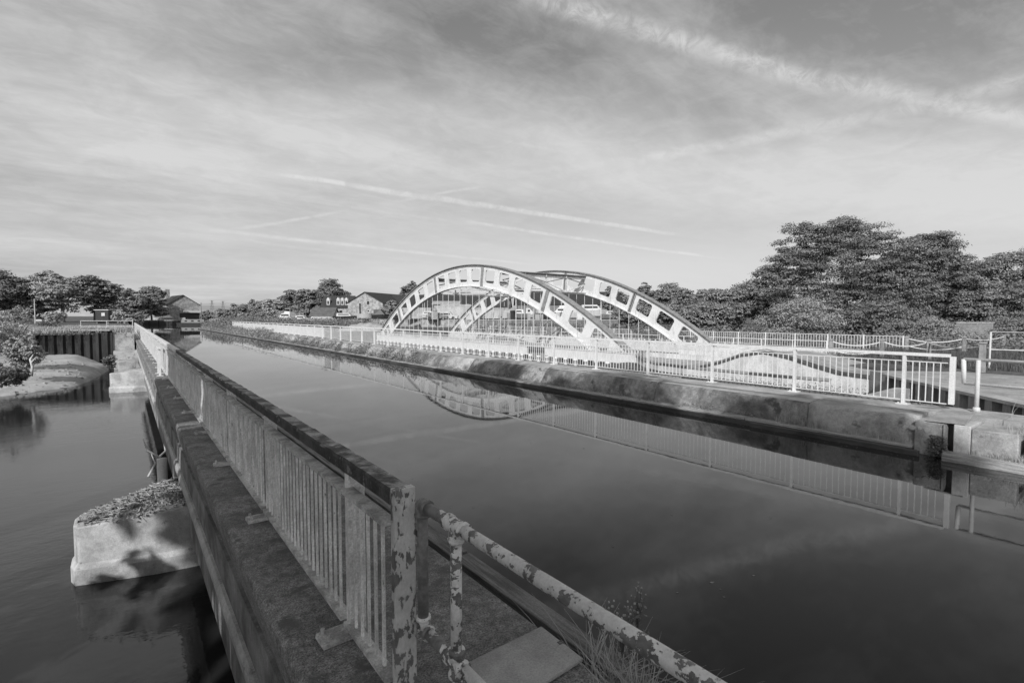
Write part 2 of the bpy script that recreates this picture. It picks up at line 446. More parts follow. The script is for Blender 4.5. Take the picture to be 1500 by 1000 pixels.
# ------------------------------------------------------------------ mesh building
class MB:
    def __init__(self):
        self.v, self.f = [], []

    def poly(self, pts, faces):
        o = len(self.v)
        self.v.extend([tuple(p) for p in pts])
        self.f.extend([tuple(i + o for i in f) for f in faces])

    def box(self, x0, x1, y0, y1, z0, z1, taper=0.0):
        t = taper
        self.poly([(x0, y0, z0), (x1, y0, z0), (x1, y1, z0), (x0, y1, z0),
                   (x0 + t, y0 + t, z1), (x1 - t, y0 + t, z1), (x1 - t, y1 - t, z1), (x0 + t, y1 - t, z1)],
                  [(0, 3, 2, 1), (4, 5, 6, 7), (0, 1, 5, 4), (1, 2, 6, 5), (2, 3, 7, 6), (3, 0, 4, 7)])
        return self

    def cbox(self, c, sx, sy, sz, taper=0.0):
        return self.box(c[0] - sx / 2, c[0] + sx / 2, c[1] - sy / 2, c[1] + sy / 2, c[2], c[2] + sz, taper)

    def beam(self, a, b, w, h, up=(0, 0, 1)):
        a, b = Vector(a), Vector(b)
        d = (b - a).normalized()
        s = d.cross(Vector(up))
        if s.length < 1e-4:
            s = Vector((1, 0, 0))
        s = s.normalized() * w / 2
        u = s.cross(d).normalized() * h / 2
        P = [a - s - u, a + s - u, a + s + u, a - s + u, b - s - u, b + s - u, b + s + u, b - s + u]
        self.poly(P, [(0, 1, 2, 3), (7, 6, 5, 4), (0, 4, 5, 1), (1, 5, 6, 2), (2, 6, 7, 3), (3, 7, 4, 0)])
        return self

    def tube(self, pts, r, n=8, cap=True):
        pts = [Vector(p) for p in pts]
        rs = r if isinstance(r, (list, tuple)) else [r] * len(pts)
        o = len(self.v)
        prev = None
        for i, p in enumerate(pts):
            d = (pts[min(i + 1, len(pts) - 1)] - pts[max(i - 1, 0)]).normalized()
            ref = Vector((0, 0, 1)) if abs(d.z) < 0.95 else Vector((1, 0, 0))
            if prev is not None:
                s = prev - d * prev.dot(d)
                s = s.normalized() if s.length > 1e-5 else d.cross(ref).normalized()
            else:
                s = d.cross(ref).normalized()
            prev = s
            u = s.cross(d)
            for k in range(n):
                a = 2 * math.pi * k / n
                self.v.append(tuple(p + (s * math.cos(a) + u * math.sin(a)) * rs[i]))
        for i in range(len(pts) - 1):
            for k in range(n):
                k2 = (k + 1) % n
                self.f.append((o + i * n + k, o + i * n + k2, o + (i + 1) * n + k2, o + (i + 1) * n + k))
        if cap:
            self.f.append(tuple(o + k for k in range(n))[::-1])
            self.f.append(tuple(o + (len(pts) - 1) * n + k for k in range(n)))
        return self

    def prism(self, outline, z0, z1):
        n = len(outline)
        self.poly([(x, y, z0) for x, y in outline] + [(x, y, z1) for x, y in outline],
                  [tuple(range(n))[::-1], tuple(range(n, 2 * n))] + [(i, (i + 1) % n, n + (i + 1) % n, n + i) for i in range(n)])
        return self

    def extrude_y(self, prof, y0, y1):
        """profile of (x, z) points swept along y"""
        n = len(prof)
        self.poly([(x, y0, z) for x, z in prof] + [(x, y1, z) for x, z in prof],
                  [tuple(range(n)), tuple(range(n, 2 * n))[::-1]] + [(i, n + i, n + (i + 1) % n, (i + 1) % n) for i in range(n)])
        return self

    def mesh(self, name, mat, smooth=False):
        me = bpy.data.meshes.new(name)
        me.from_pydata(self.v, [], self.f)
        me.update()
        bm = bmesh.new()
        bm.from_mesh(me)
        bmesh.ops.recalc_face_normals(bm, faces=bm.faces)
        bm.to_mesh(me)
        bm.free()
        if mat is not None:
            me.materials.append(M[mat] if isinstance(mat, str) else mat)
        if smooth:
            for p in me.polygons:
                p.use_smooth = True
        return me

    def build(self, name, mat, parent=None, smooth=False, bevel=0.0, loc=None):
        o = bpy.data.objects.new(name, self.mesh(name, mat, smooth))
        COL.objects.link(o)
        if parent is not None:
            o.parent = parent
        if loc is not None:
            o.location = loc
        if bevel:
            b = o.modifiers.new('bevel', 'BEVEL')
            b.width = bevel
            b.segments = 2
            b.limit_method = 'ANGLE'
        return o


def tag(o, label=None, cat=None, group=None, kind=None):
    if label:
        o['label'] = label
    if cat:
        o['category'] = cat
    if group:
        o['group'] = group
    if kind:
        o['kind'] = kind
    return o


def thing(name, label, cat, loc=(0, 0, 0), rz=0.0, group=None):
    o = bpy.data.objects.new(name, None)
    o.empty_display_size = 0.3
    COL.objects.link(o)
    o.location = loc
    o.rotation_euler = (0, 0, rz)
    return tag(o, label, cat, group)


def inst(src_mesh, name, parent, loc=(0, 0, 0), rz=0.0):
    o = bpy.data.objects.new(name, src_mesh)
    COL.objects.link(o)
    o.parent = parent
    o.location = loc
    o.rotation_euler = (0, 0, rz)
    return o


def np_mesh(name, verts, faces4, mat):
    me = bpy.data.meshes.new(name)
    nv, nf = len(verts), len(faces4)
    me.vertices.add(nv)
    me.vertices.foreach_set('co', verts.astype(np.float32).ravel())
    me.loops.add(nf * 4)
    me.loops.foreach_set('vertex_index', faces4.astype(np.int32).ravel())
    me.polygons.add(nf)
    me.polygons.foreach_set('loop_start', np.arange(0, nf * 4, 4, dtype=np.int32))
    me.update(calc_edges=True)
    me.materials.append(M[mat] if isinstance(mat, str) else mat)
    return me


def leaves(rng, pos, size, up=0.4, slim=0.55, droop=0.0, bias=None):
    """rhombic leaves, bent along the midrib, scattered at pos"""
    n = len(pos)
    nrm = rng.normal(size=(n, 3))
    nrm /= np.linalg.norm(nrm, axis=1)[:, None]
    nrm[:, 2] = np.abs(nrm[:, 2]) + up
    if bias is not None:
        nrm = nrm * 0.45 + bias
    nrm /= np.linalg.norm(nrm, axis=1)[:, None]
    a = rng.normal(size=(n, 3))
    a[:, 2] -= droop
    a -= nrm * np.sum(a * nrm, axis=1)[:, None]
    a /= np.linalg.norm(a, axis=1)[:, None] + 1e-9
    b = np.cross(nrm, a)
    s = size * rng.uniform(0.6, 1.35, size=(n, 1))
    v = np.empty((n, 4, 3))
    v[:, 0] = pos - a * s
    v[:, 1] = pos + b * s * slim - nrm * s * 0.15
    v[:, 2] = pos + a * s
    v[:, 3] = pos - b * s * slim - nrm * s * 0.15
    return v.reshape(-1, 3), np.arange(n * 4).reshape(n, 4)


def crown(name, rng, lobes, n_cl, per, size, spread, flat, mat, up=0.5, inner=0.45, droop=0.0, parent=None):
    vol = np.array([l[3] * l[4] * l[5] for l in lobes]) ** 0.67
    idx = rng.choice(len(lobes), size=n_cl, p=vol / vol.sum())
    L = np.array(lobes)[idx]
    d = rng.normal(size=(n_cl, 3))
    d /= np.linalg.norm(d, axis=1)[:, None]
    r = inner + (1.06 - inner) * rng.uniform(size=(n_cl, 1)) ** 0.55
    c = L[:, :3] + d * L[:, 3:6] * r
    sc = rng.uniform(0.55, 1.3, size=(n_cl, 1))
    k = np.repeat(np.arange(n_cl), per)
    # every clump is a domed shell: its leaves face outwards and upwards, so it takes light as one form
    e = rng.normal(size=(n_cl * per, 3))
    e[:, 2] = np.abs(e[:, 2]) * 1.0 - 0.25
    e /= np.linalg.norm(e, axis=1)[:, None]
    rad = np.clip(rng.normal(1.0, 0.22, size=(n_cl * per, 1)), 0.2, 1.7)
    p = c[k] + e * rad * np.array([1, 1, max(.35, flat)]) * spread * 1.55 * sc[k]
    v, f = leaves(rng, p, size, up=up * .6, droop=droop, bias=e * 0.9)
    o = bpy.data.objects.new(name, np_mesh(name, v, f, mat))
    COL.objects.link(o)
    if parent:
        o.parent = parent
    return o


def limbs(rng, root_r, h, top_w, n=6, bark='bark', parent=None, base=0.28, lean=0.0):
    mb = MB()
    tp = [(0, 0, -0.2), (lean * .3, 0, h * 0.25), (lean * .7, 0.05 * h * rng.uniform(-1, 1), h * 0.5), (lean, 0, h * 0.82)]
    mb.tube(tp, [root_r, root_r * 0.8, root_r * 0.5, root_r * 0.12], 8)
    for i in range(n):
        a = rng.uniform(0, 6.28)
        z0 = h * rng.uniform(base, 0.62)
        l = top_w * rng.uniform(0.6, 0.95)
        e = rng.uniform(0.25, 0.7)
        q0 = Vector((lean * .6, 0, z0))
        q1 = q0 + Vector((math.cos(a) * l * .4, math.sin(a) * l * .4, l * .35))
        q2 = q0 + Vector((math.cos(a) * l, math.sin(a) * l, l * e + 0.1 * h))
        mb.tube([q0, q1, q2], [root_r * .4, root_r * .25, root_r * .06], 6)
        for s in range(2):
            b = a + rng.uniform(-1, 1)
            q3 = q1 + Vector((math.cos(b) * l * .5, math.sin(b) * l * .5, l * rng.uniform(.2, .7)))
            mb.tube([q1, q3], [root_r * .16, root_r * .04], 5)
    return mb.build('trunk', bark, parent, smooth=True)


def tree(name, label, loc, h, w, mat='leaf_dark', seed=1, leaf=0.16, n_cl=420, per=60, flat=0.45, lobes=None, bark='bark',
         up=0.5, base=0.18, spread=None, group=None, cat='tree', trunk_r=None, inner=0.45, droop=0.0, n_lobes=9, fit=True):
    rng = np.random.default_rng(seed)
    t = thing(name, label, cat, loc, 0, group)
    if lobes is None:
        lobes = [(0, 0, h * 0.55, w * 0.30, w * 0.30, h * 0.36)]
        for i in range(n_lobes):
            a = rng.uniform(0, 6.28)
            zz = rng.uniform(base + 0.12, 0.86)
            rr = w * 0.5 * (1 - abs(zz - 0.45) * 1.15) * rng.uniform(0.45, 0.72)
            k = rng.uniform(0.16, 0.25)
            lobes.append((math.cos(a) * rr, math.sin(a) * rr, h * zz, w * k, w * k, h * k * 0.72))
    if fit and lobes:
        ex = max(math.hypot(l[0], l[1]) + l[3] for l in lobes)
        tz = max(l[2] + l[5] for l in lobes)
        kx, kz = w * .5 / ex, h / tz
        lobes = [(l[0] * kx, l[1] * kx, l[2] * kz, l[3] * kx, l[4] * kx, l[5] * kz) for l in lobes]
    sp = spread if spread else w * 0.055
    crown('crown', rng, lobes, n_cl, per, leaf, sp, flat, mat, up, inner, droop, t)
    limbs(rng, trunk_r or h * 0.028, h * 0.85, w * 0.38, 7, bark, t)
    return t


def bush(name, label, loc, w, h, mat='leaf_mid', seed=1, leaf=0.06, n=6000, group=None, cat='bush', flat=0.7, spread=None):
    rng = np.random.default_rng(seed)
    t = thing(name, label, cat, loc, 0, group)
    lobes = [(0, 0, h * .45, w * .33, w * .33, h * .45)]
    for i in range(6):
        a = rng.uniform(0, 6.28)
        k = rng.uniform(0.16, 0.26)
        lobes.append((math.cos(a) * w * .28, math.sin(a) * w * .28, h * rng.uniform(.3, .72), w * k, w * k, h * k * 1.1))
    per = 25
    crown('foliage', rng, lobes, max(8, n // per), per, leaf, spread or w * .05, flat, mat, 0.4, 0.35, 0, t)
    mb = MB()
    for i in range(5):
        a = rng.uniform(0, 6.28)
        mb.tube([(0, 0, -0.05), (math.cos(a) * w * .12, math.sin(a) * w * .12, h * .35), (math.cos(a) * w * .3, math.sin(a) * w * .3, h * .7)],
                [w * .014, w * .01, w * .003], 5)
    mb.build('stem', 'bark', t)
    return t


def blades(rng, pts, h, w=0.006, bend=0.5, segs=3):
    """curved grass blades as thin strips; pts (n,3)"""
    n = len(pts)
    a = rng.uniform(0, 6.283, n)
    hh = h * rng.uniform(0.45, 1.2, n)
    be = bend * rng.uniform(0.2, 1.3, n)
    side = np.stack([-np.sin(a), np.cos(a), np.zeros(n)], 1)
    dirn = np.stack([np.cos(a), np.sin(a), np.zeros(n)], 1)
    V = np.empty((n, (segs + 1) * 2, 3))
    for i in range(segs + 1):
        q = i / segs
        c = pts + dirn * (be * hh * q * q)[:, None]
        c[:, 2] += hh * (q - 0.28 * be * q * q)
        ww = w * (1 - q * 0.92)
        V[:, 2 * i] = c - side * ww
        V[:, 2 * i + 1] = c + side * ww
    F = []
    for i in range(segs):
        F.append(np.array([2 * i, 2 * i + 1, 2 * i + 3, 2 * i + 2]))
    F = np.array(F)
    faces = (np.arange(n)[:, None, None] * ((segs + 1) * 2) + F[None]).reshape(-1, 4)
    return V.reshape(-1, 3), faces


def stuff_mesh(name, v, f, mat, label, cat):
    o = bpy.data.objects.new(name, np_mesh(name, v, f, mat))
    COL.objects.link(o)
    return tag(o, label, cat, None, 'stuff')

# ================================================================== SETTING
def structure(mb, name, mat, **k):
    return tag(mb.build(name, mat, **k), kind='structure')


def sheet(name, outline, z, mat):
    """flat sheet with a skirt going down behind its edge"""
    return structure(MB().prism(outline, -4.0, z), name, mat)


# far ground, below everything else, out to the horizon; the river and canal lie on it
g = MB()
g.poly([(-3000, -3000, -4.0), (3000, -3000, -4.0), (3000, 3000, -4.0), (-3000, 3000, -4.0)], [(0, 1, 2, 3)])
structure(g, 'river_bed', 'mud')
w = MB()
w.poly([(-120, -60, -1.45), (60, -60, -1.45), (60, 140, -1.45), (-120, 140, -1.45)], [(0, 1, 2, 3)])
structure(w, 'river_water', 'river')
# canal water: the narrow aqueduct channel and the basin beyond
w = MB()
w.poly([(1.75, -30, 0), (12.2, -30, 0), (12.2, 84, 0), (1.75, 84, 0), (13.4, 84, 0), (13.6, 119, 0), (0.7, 119, 0), (0.7, 84, 0),
        (95, 119.0, 0), (95, 420, 0), (0.7, 420, 0), (30, 119, 0)],
       [(0, 1, 2, 3), (7, 4, 5, 6), (6, 8, 9, 10)])
structure(w, 'canal_water', 'canal')

# land beyond the river on the left, and out to the horizon
sheet('ground', [(-0.9, 51.5), (-6.4, 55.5), (-30, 60), (-2500, 60), (-2500, 2900), (0.6, 2900), (0.6, 86), (-0.9, 84)], 1.35, 'ground')
sheet('ground', [(0.6, 205), (19, 205), (21, 216), (26, 2900), (0.6, 2900)], 1.2, 'ground')
sheet('ground', [(13.9, 66.5), (60, 66.5), (2800, 66.5), (2800, 2900), (75, 2900), (60, 380), (36, 210), (18.5, 132), (13.9, 121)], 0.55, 'ground')
sheet('ground', [(41.6, -60), (2800, -900), (2800, 66), (41.6, 66)], 0.2, 'ground')
sheet('ground', [(-60, -60), (0.6, -60), (0.6, 0.9), (-4.5, 0.9), (-6.4, 14), (-60, 30)], 0.66, 'ground')
sheet('ground', [(0.62, -60), (1.95, -60), (1.95, 2.15), (0.72, 2.15)], 0.69, 'coping')
# concrete apron and grass between the aqueduct ends on the right
sheet('towpath', [(16.9, -10), (24.6, -10), (24.6, 5.1), (22.4, 7.2), (21.3, 6.0), (17.2, 2.4)], 0.56, 'path')
sheet('ground', [(24.7, -60), (41.5, -60), (41.5, 12), (39.4, 12), (38.0, 10.2), (29, 10.6), (27.3, 9.6), (24.7, 9)], 0.50, 'ground')
sheet('ground', [(13.86, 5.6), (19.5, 5.6), (20.8, 6.8), (21.7, 8), (21.8, 14.7), (23.3, 18.5), (25.0, 20), (25.0, 21), (13.86, 21)], -0.25, 'ground')
sheet('ground', [(13.86, -10), (16.8, -10), (16.8, 2.3), (13.86, 1.2)], -1.2, 'mud')


def spit():
    """sand bar with a hump, in front of the sheet piles"""
    v, f = [], []
    nx, ny = 60, 50
    rng = np.random.default_rng(5)
    for j in range(ny + 1):
        for i in range(nx + 1):
            x = -14 + i * (13.6 / nx)
            y = 30 + j * (25.5 / ny)
            # distance behind the waterline (0,584)-(60,575)-(140,557)-(165,541)
            edge = 35.0 + max(0, (x + 5.0)) * 0.95 + max(0, x + 2.6) ** 2 * 3.6
            q = (y - edge) / 10.0
            z = -1.75 + (1.35 + .07 * max(0, -x - 5)) * (1 - math.exp(-max(0, q) * 2.1)) if q > 0 else -1.75 + q
            z += 0.06 * math.sin(x * 1.3) * math.sin(y * .5) * max(0, min(1, q * 2))
            z -= 0.35 * max(0, (x + 3.0)) * max(0, min(1, q))
            v.append((x, y, z))
    for j in range(ny):
        for i in range(nx):
            a = j * (nx + 1) + i
            f.append((a, a + 1, a + nx + 2, a + nx + 1))
    mb = MB()
    mb.poly(v, f)
    o = mb.build('sand_bar', 'sand', smooth=True)
    tag(o, kind='structure')


spit()


def hill():
    """low wooded rise far beyond the marina"""
    v, f = [], []
    for j in range(13):
        for i in range(41):
            q, r = i / 40, j / 12
            p = at_dist(300 + 340 * q, 463, 330 + 160 * r)
            h = 15.5 * math.exp(-((q - 0.34) / 0.24) ** 2) * math.sin(math.pi * min(1, r * 1.1 + .05)) + 6 * math.exp(-((q - .75) / .25) ** 2) * math.sin(math.pi * r)
            v.append((p.x, p.y, 0.3 + max(0, h)))
    for j in range(12):
        for i in range(40):
            a = j * 41 + i
            f.append((a, a + 1, a + 42, a + 41))
    mb = MB()
    mb.poly(v, f)
    tag(mb.build('hill', 'ground', smooth=True), kind='structure')


hill()

# ================================================================== CONCRETE AQUEDUCT, LEFT EDGE
Y0, Y1 = 2.15, 84.0
t = thing('aqueduct_edge', 'mossy concrete edge beam of the canal aqueduct, from the foreground to the far bank', 'aqueduct', (0, 0, 0))
rng = random.Random(3)
segs = [Y0, 4.6, 8.2, 12.9, 16.15, 21, 27, 33, 39, 45, 51, 58, 66, 75, Y1]
for i in range(len(segs) - 1):
    mb = MB()
    a, b = segs[i] + 0.004, segs[i + 1] - 0.004
    n = max(2, int((b - a) / (0.12 if a < 16 else 1.0)))
    # ragged outer arris
    pts = []
    for k in range(n + 1):
        y = a + (b - a) * k / n
        e = 0.0
        if a < 16:
            e = 0.007 * rng.random() + 0.012 * max(0, math.sin(y * 2.3 + math.sin(y * 5)) - .5) * rng.random()
        pts.append([(0.68, y, 0.60), (0.68 + e * .4, y, 0.675 - e * .5), (0.70 + e, y, 0.70 - e * .2), (1.97, y, 0.70), (1.97, y, 0.30), (0.74, y, 0.30)])
    o = 0
    allp = [p for r_ in pts for p in r_]
    fc = []
    for k in range(n):
        for m_ in range(6):
            fc.append((k * 6 + m_, k * 6 + (m_ + 1) % 6, (k + 1) * 6 + (m_ + 1) % 6, (k + 1) * 6 + m_))
    fc.append((0, 1, 2, 3, 4, 5))
    fc.append(tuple(n * 6 + q for q in (5, 4, 3, 2, 1, 0)))
    mb.poly(allp, fc)
    mb.build('coping_slab', 'coping', t)
MB().box(0.71, 1.96, Y0, 51.4, -0.12, 0.297).box(0.745, 1.9, Y0, 51.4, -0.9, -0.125).build('edge_beam', 'beam', t)
MB().extrude_y([(0.655, -0.17), (0.655, -0.11), (0.68, -0.05), (0.708, -0.05), (0.708, -0.17)], Y0 + .1, 51.0).build('sun_catching_ledge', 'pier', t)  # ledge added and shaped to catch sun as the bright strip below the face
MB().box(1.97, 2.03, Y0, Y1, -1.0, 0.57).build('channel_liner', 'iron_dark', t)
# trough bottom over the river (under the canal water)
MB().box(1.9, 13.7, 3.0, 66.0, -1.05, -0.95).build('trough_floor', 'pier', t)
for y0_, y1_ in ((-2.0, 3.62), (3.66, 9.8), (9.84, 16.0), (16.05, 30), (30.05, 60), (60.05, 84)):
    tag(MB().box(2.13, 2.28 + 0.02 * rng.random(), y0_, y1_, 0.36, 0.60 + 0.01 * rng.random()).build('timber_fender', 'timber', bevel=0.008),
        {-2.0: 'weathered timber beam along the near canal edge, right behind the steel plate', 3.66: 'weathered timber beam at the canal edge just behind the parapet end post'}.get(y0_, 'timber beam at the canal edge hidden behind the long parapet'),
        'timber beam', 'timber fenders of the near canal edge')
MB().box(2.035, 2.125, -2, Y1, -0.5, 0.30).build('fender_backing', 'wet', t)
MB().box(2.13, 2.20, -2, Y1, -0.5, 0.355).build('fender_backing', 'wet', t)

# steel cover plate on the concrete in the foreground
pl = [on_z(681, 973, .715), on_z(793, 918, .715), on_z(854, 965, .715), on_z(735, 1040, .715)]
mb = MB().prism([(p.x, p.y) for p in pl], 0.703, 0.722)
tp_ = tag(mb.build('steel_plate', 'plate', bevel=0.003), 'smooth grey steel cover plate lying on the dark concrete beside the peeling pipe rail', 'plate')
q = on_z(822, 941, .723)
MB().box(q.x - .016, q.x + .016, q.y - .006, q.y + .006, 0.7225, 0.7265).box(q.x - .016, q.x + .016, q.y + .012, q.y + .018, 0.7225, 0.7255).build('lifting_slot', 'iron_dark', tp_)

# ------------------------------------------------------------------ left parapet railing
t = thing('parapet_railing', 'long steel parapet with close balusters and broad mossy top rail on the left', 'railing', (0, 0, 0))
posts = [2.99 + 2.22 * k for k in range(37)]
YE = 84.0
# top rail: hollow section, rusty and mossy on top
tb = [2.35, 4.6, 9.0, 15.6, 24, 36, 50, 66, YE]
for a, b in zip(tb[:-1], tb[1:]):
    mb = MB()
    n = max(2, int((b - a) / 0.09)) if a < 14 else 2
    P, F = [], []
    for k in range(n + 1):
        y = a + (b - a) * k / n
        j = 0.005 if a < 14 else 0
        P += [(1.02 + rng.uniform(-j, j) * .5, y, 1.68), (1.02 + rng.uniform(-j, j), y, 1.745 + rng.uniform(-j, j)), (1.028, y, 1.760 + rng.uniform(-j, j)),
              (1.125, y, 1.758 + rng.uniform(-j, j)), (1.135 + rng.uniform(-j, j), y, 1.745), (1.135, y, 1.68)]
    for k in range(n):
        for m_ in range(6):
            F.append((k * 6 + m_, k * 6 + (m_ + 1) % 6, (k + 1) * 6 + (m_ + 1) % 6, (k + 1) * 6 + m_))
    F += [(0, 1, 2, 3, 4, 5), tuple(n * 6 + q for q in (5, 4, 3, 2, 1, 0))]
    mb.poly(P, F)
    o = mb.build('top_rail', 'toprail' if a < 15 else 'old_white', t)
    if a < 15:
        o.data.materials.append(M['toprail_side'])  # river-facing side takes a darker tone than the top
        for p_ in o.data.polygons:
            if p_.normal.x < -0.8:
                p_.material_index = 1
pm = MB().box(-.05, .05, -.03, .03, 0.70, 1.679).mesh('post', 'baluster')
pm2 = MB().box(-.05, .05, -.03, .03, 0.70, 1.679).mesh('post', 'old_white')
foot = MB()
foot.box(-.15, .11, -.075, .075, 0.703, 0.73, 0.004)
foot.tube([(-.115, -.045, .73), (-.115, -.045, .765)], .013, 7).tube([(-.115, .045, .73), (-.115, .045, .76)], .013, 7)
footm = foot.mesh('base_plate', 'panelrail')
for k, y in enumerate(posts):
    inst(pm if y < 15.8 else pm2, 'post', t, (1.075, y, 0))
    inst(footm, 'base_plate', t, (1.0, y, 0), rng.uniform(-.06, .06))
# end post, painted and flaking, goes lower than the rest
MB().box(1.022, 1.134, 2.30, 2.348, 0.2, 1.762).build('end_post', 'post', t, bevel=0.003)
# framed baluster panels between the posts
edges = [2.352] + posts + [YE]
bal_d = MB().box(-.0065, .0065, -.010, .010, 0.80, 1.575).mesh('baluster', 'baluster')
bal_w = MB().box(-.008, .008, -.0125, .0125, 0.80, 1.575).mesh('baluster', 'old_white')
nb = 0
rest = MB()
for k in range(len(edges) - 1):
    a, b = edges[k] + (0.03 if k else 0), edges[k + 1] - 0.03
    mat = 'panelrail' if a < 15.5 else 'old_white'
    MB().box(0.982, 1.055, a, b, 1.575, 1.60).build('panel_rail', mat, t)
    MB().box(0.985, 1.055, a, b, 0.775, 0.80).build('panel_rail', mat, t)
    n = max(1, int(round((b - a) / 0.097)))
    for i in range(1, n):
        y = a + (b - a) * i / n
        if nb < 290:
            inst(bal_d if y < 15.8 else bal_w, 'baluster', t, (1.025, y, 0), rng.uniform(-.05, .05))
            nb += 1
        else:
            rest.box(1.017, 1.033, y - .0125, y + .0125, 0.80, 1.575)
o = rest.build('balusters', 'old_white', t)
o['kind'] = 'stuff'
# white bracing frame standing on the coping further along
tf = thing('bracing_stand', 'small white upright stand on the sunlit part of the coping beside the parapet', 'stand', (0.86, 20.3, 0.70))
for yy in (-.45, .45):
    MB().box(-.03, .03, yy - .03, yy + .03, 0.012, 0.86).build('leg', 'white', tf)
    MB().box(-.09, .09, yy - .07, yy + .07, 0.0, 0.012).build('base_plate', 'white', tf)
MB().box(-.05, .05, -.55, .55, .862, .90).build('top_bar', 'white', tf)

# ------------------------------------------------------------------ foreground pipe rail
t = thing('pipe_railing', 'peeling white tubular handrail with clamp fittings in the near foreground beside the parapet end', 'railing', (0, 0, 0))
PX, PZ, PL = 1.165, 1.665, 1.03
pr = 0.0285
MB().tube([(PX, 2.27, PZ), (PX, 1.99, PZ)], pr, 20).build('top_pipe', 'pipe_bare', t, smooth=True)
MB().tube([(PX, 1.99, PZ), (PX + .01, -1.6, PZ)], pr, 24).build('top_pipe', 'pipe', t, smooth=True)
MB().tube([(PX, 2.25, PL), (PX, 1.98, PL)], pr, 20).build('lower_pipe', 'pipe_bare', t, smooth=True)
MB().tube([(PX, 1.96, PL), (PX + .01, -1.6, PL)], pr, 24).build('lower_pipe', 'pipe', t, smooth=True)
MB().tube([(PX, 2.285, PZ - .02), (PX, 2.285, PL + .02)], pr * .96, 20).build('upright', 'pipe_bare', t, smooth=True)
MB().tube([(PX, 1.96, PZ - .03), (PX, 1.96, PL)], pr * .92, 20).build('upright', 'pipe', t, smooth=True)
MB().tube([(PX, 1.96, PL - .04), (PX, 1.96, 0.69)], pr * .92, 20).build('upright', 'pipe', t, smooth=True)
MB().tube([(PX, 0.2, PZ), (PX, 0.2, 0.69)], pr * .92, 20).build('upright', 'pipe', t, smooth=True)


def fitting(c, dirs, r=0.037, L=0.06, mat='pipe', name='clamp'):
    mb = MB()
    bm = bmesh.new()
    bmesh.ops.create_uvsphere(bm, u_segments=18, v_segments=10, radius=r * 1.05)
    o_ = len(mb.v)
    for v_ in bm.verts:
        mb.v.append((v_.co.x + c[0], v_.co.y + c[1], v_.co.z + c[2]))
    for f_ in bm.faces:
        mb.f.append(tuple(o_ + v_.index for v_ in f_.verts))
    bm.free()
    for d_ in dirs:
        d_ = Vector(d_)
        e = Vector(c) + d_ * L
        mb.tube([c, Vector(c) + d_ * (L - .008), e], [r, r, r * 1.0], 18)
        mb.tube([Vector(c) + d_ * (L - .014), e + d_ * .004], r * 1.12, 18)
    return mb.build(name, mat, t, smooth=True)


fitting((PX, 2.285, PZ), [(0, -1, 0), (0, 0, -1)], 0.034, 0.055, 'pipe_bare', 'elbow')
fitting((PX, 2.285, PL), [(0, -1, 0), (0, 0, 1)], 0.034, 0.06, 'pipe', 'elbow')
fitting((PX, 1.96, PZ), [(0, 1, 0), (0, -1, 0), (0, 0, -1)], 0.0345, 0.07, 'pipe', 'tee')
fitting((PX, 1.96, PL), [(0, 1, 0), (0, -1, 0), (0, 0, 1), (0, 0, -1)], 0.0345, 0.06, 'pipe', 'tee')
fitting((PX, 0.2, PZ), [(0, 1, 0), (0, -1, 0), (0, 0, -1)], 0.0345, 0.07, 'pipe', 'tee')

# ------------------------------------------------------------------ river piers
def pier(y, label, zt=-0.42, x0=-0.72, x1=14.4, w=1.5, skew=0.0, z0=-2.6):
    t = thing('bridge_pier', label, 'pier', (0, y, 0))
    # plan: blunt pointed cutwater towards -x
    def plan(g_):
        return [(x0 - g_, -w * .10 - g_ * .3), (x0 - g_ + .06, -w * .22 - g_), (0.3, -w * .42 - g_), (1.2, -w * .5 - g_), (x1, -w * .5 - g_),
                (x1, w * .5 + g_), (1.2, w * .5 + g_), (0.3, w * .42 + g_), (x0 - g_ + .06, w * .22 + g_), (x0 - g_, w * .10 + g_ * .3)]
    mb = MB()
    P = plan(0)
    n = len(P)
    top = [(p[0], p[1], zt - 0.14 * max(0, (1.0 - p[0])) * .7) for p in P]
    mb.poly([(p[0], p[1], z0) for p in P] + top, [tuple(range(n))[::-1], tuple(range(n, 2 * n))] + [(i, (i + 1) % n, n + (i + 1) % n, n + i) for i in range(n)])
    mb.build('shaft', 'pier', t, bevel=0.02)
    mb = MB()
    Q = plan(0.05)
    mb.poly([(p[0], p[1], z0) for p in Q] + [(p[0], p[1], -1.22) for p in Q] + [(p[0], p[1], -1.14) for p in P],
            [tuple(range(n))[::-1]] + [(i, (i + 1) % n, n + (i + 1) % n, n + i) for i in range(n)] + [(n + i, n + (i + 1) % n, 2 * n + (i + 1) % n, 2 * n + i) for i in range(n)] + [tuple(range(2 * n, 3 * n))])
    mb.build('footing', 'pier', t)
    MB().box(1.05, x1 - .3, -w * .38, w * .38, zt - .02, -0.9 if zt > -.9 else -.9).build('bearing_block', 'pier', t) if False else None
    return t


pier(10.35, 'nearest pale concrete bridge pier standing in the river, topped with a heap of debris')
pier(34.7, 'second pale concrete bridge pier further up the river, clean flat top', zt=-0.28)
# far abutment block
t = thing('river_abutment', 'pale concrete abutment blocks at the far side of the river where the sheet piles end', 'abutment', (0, 0, 0))
MB().box(-0.75, 14.2, 49.6, 51.3, -2.5, -0.1).build('lower_block', 'pier', t, bevel=0.02)
MB().box(-0.78, 0.60, 51.32, 53.2, -1.0, 1.30).build('upper_block', 'pale_bank', t, bevel=0.02)
MB().box(-0.45, 0.55, 44.5, 47.3, -2.4, -0.55, .02).build('block', 'pier', t, bevel=0.02)

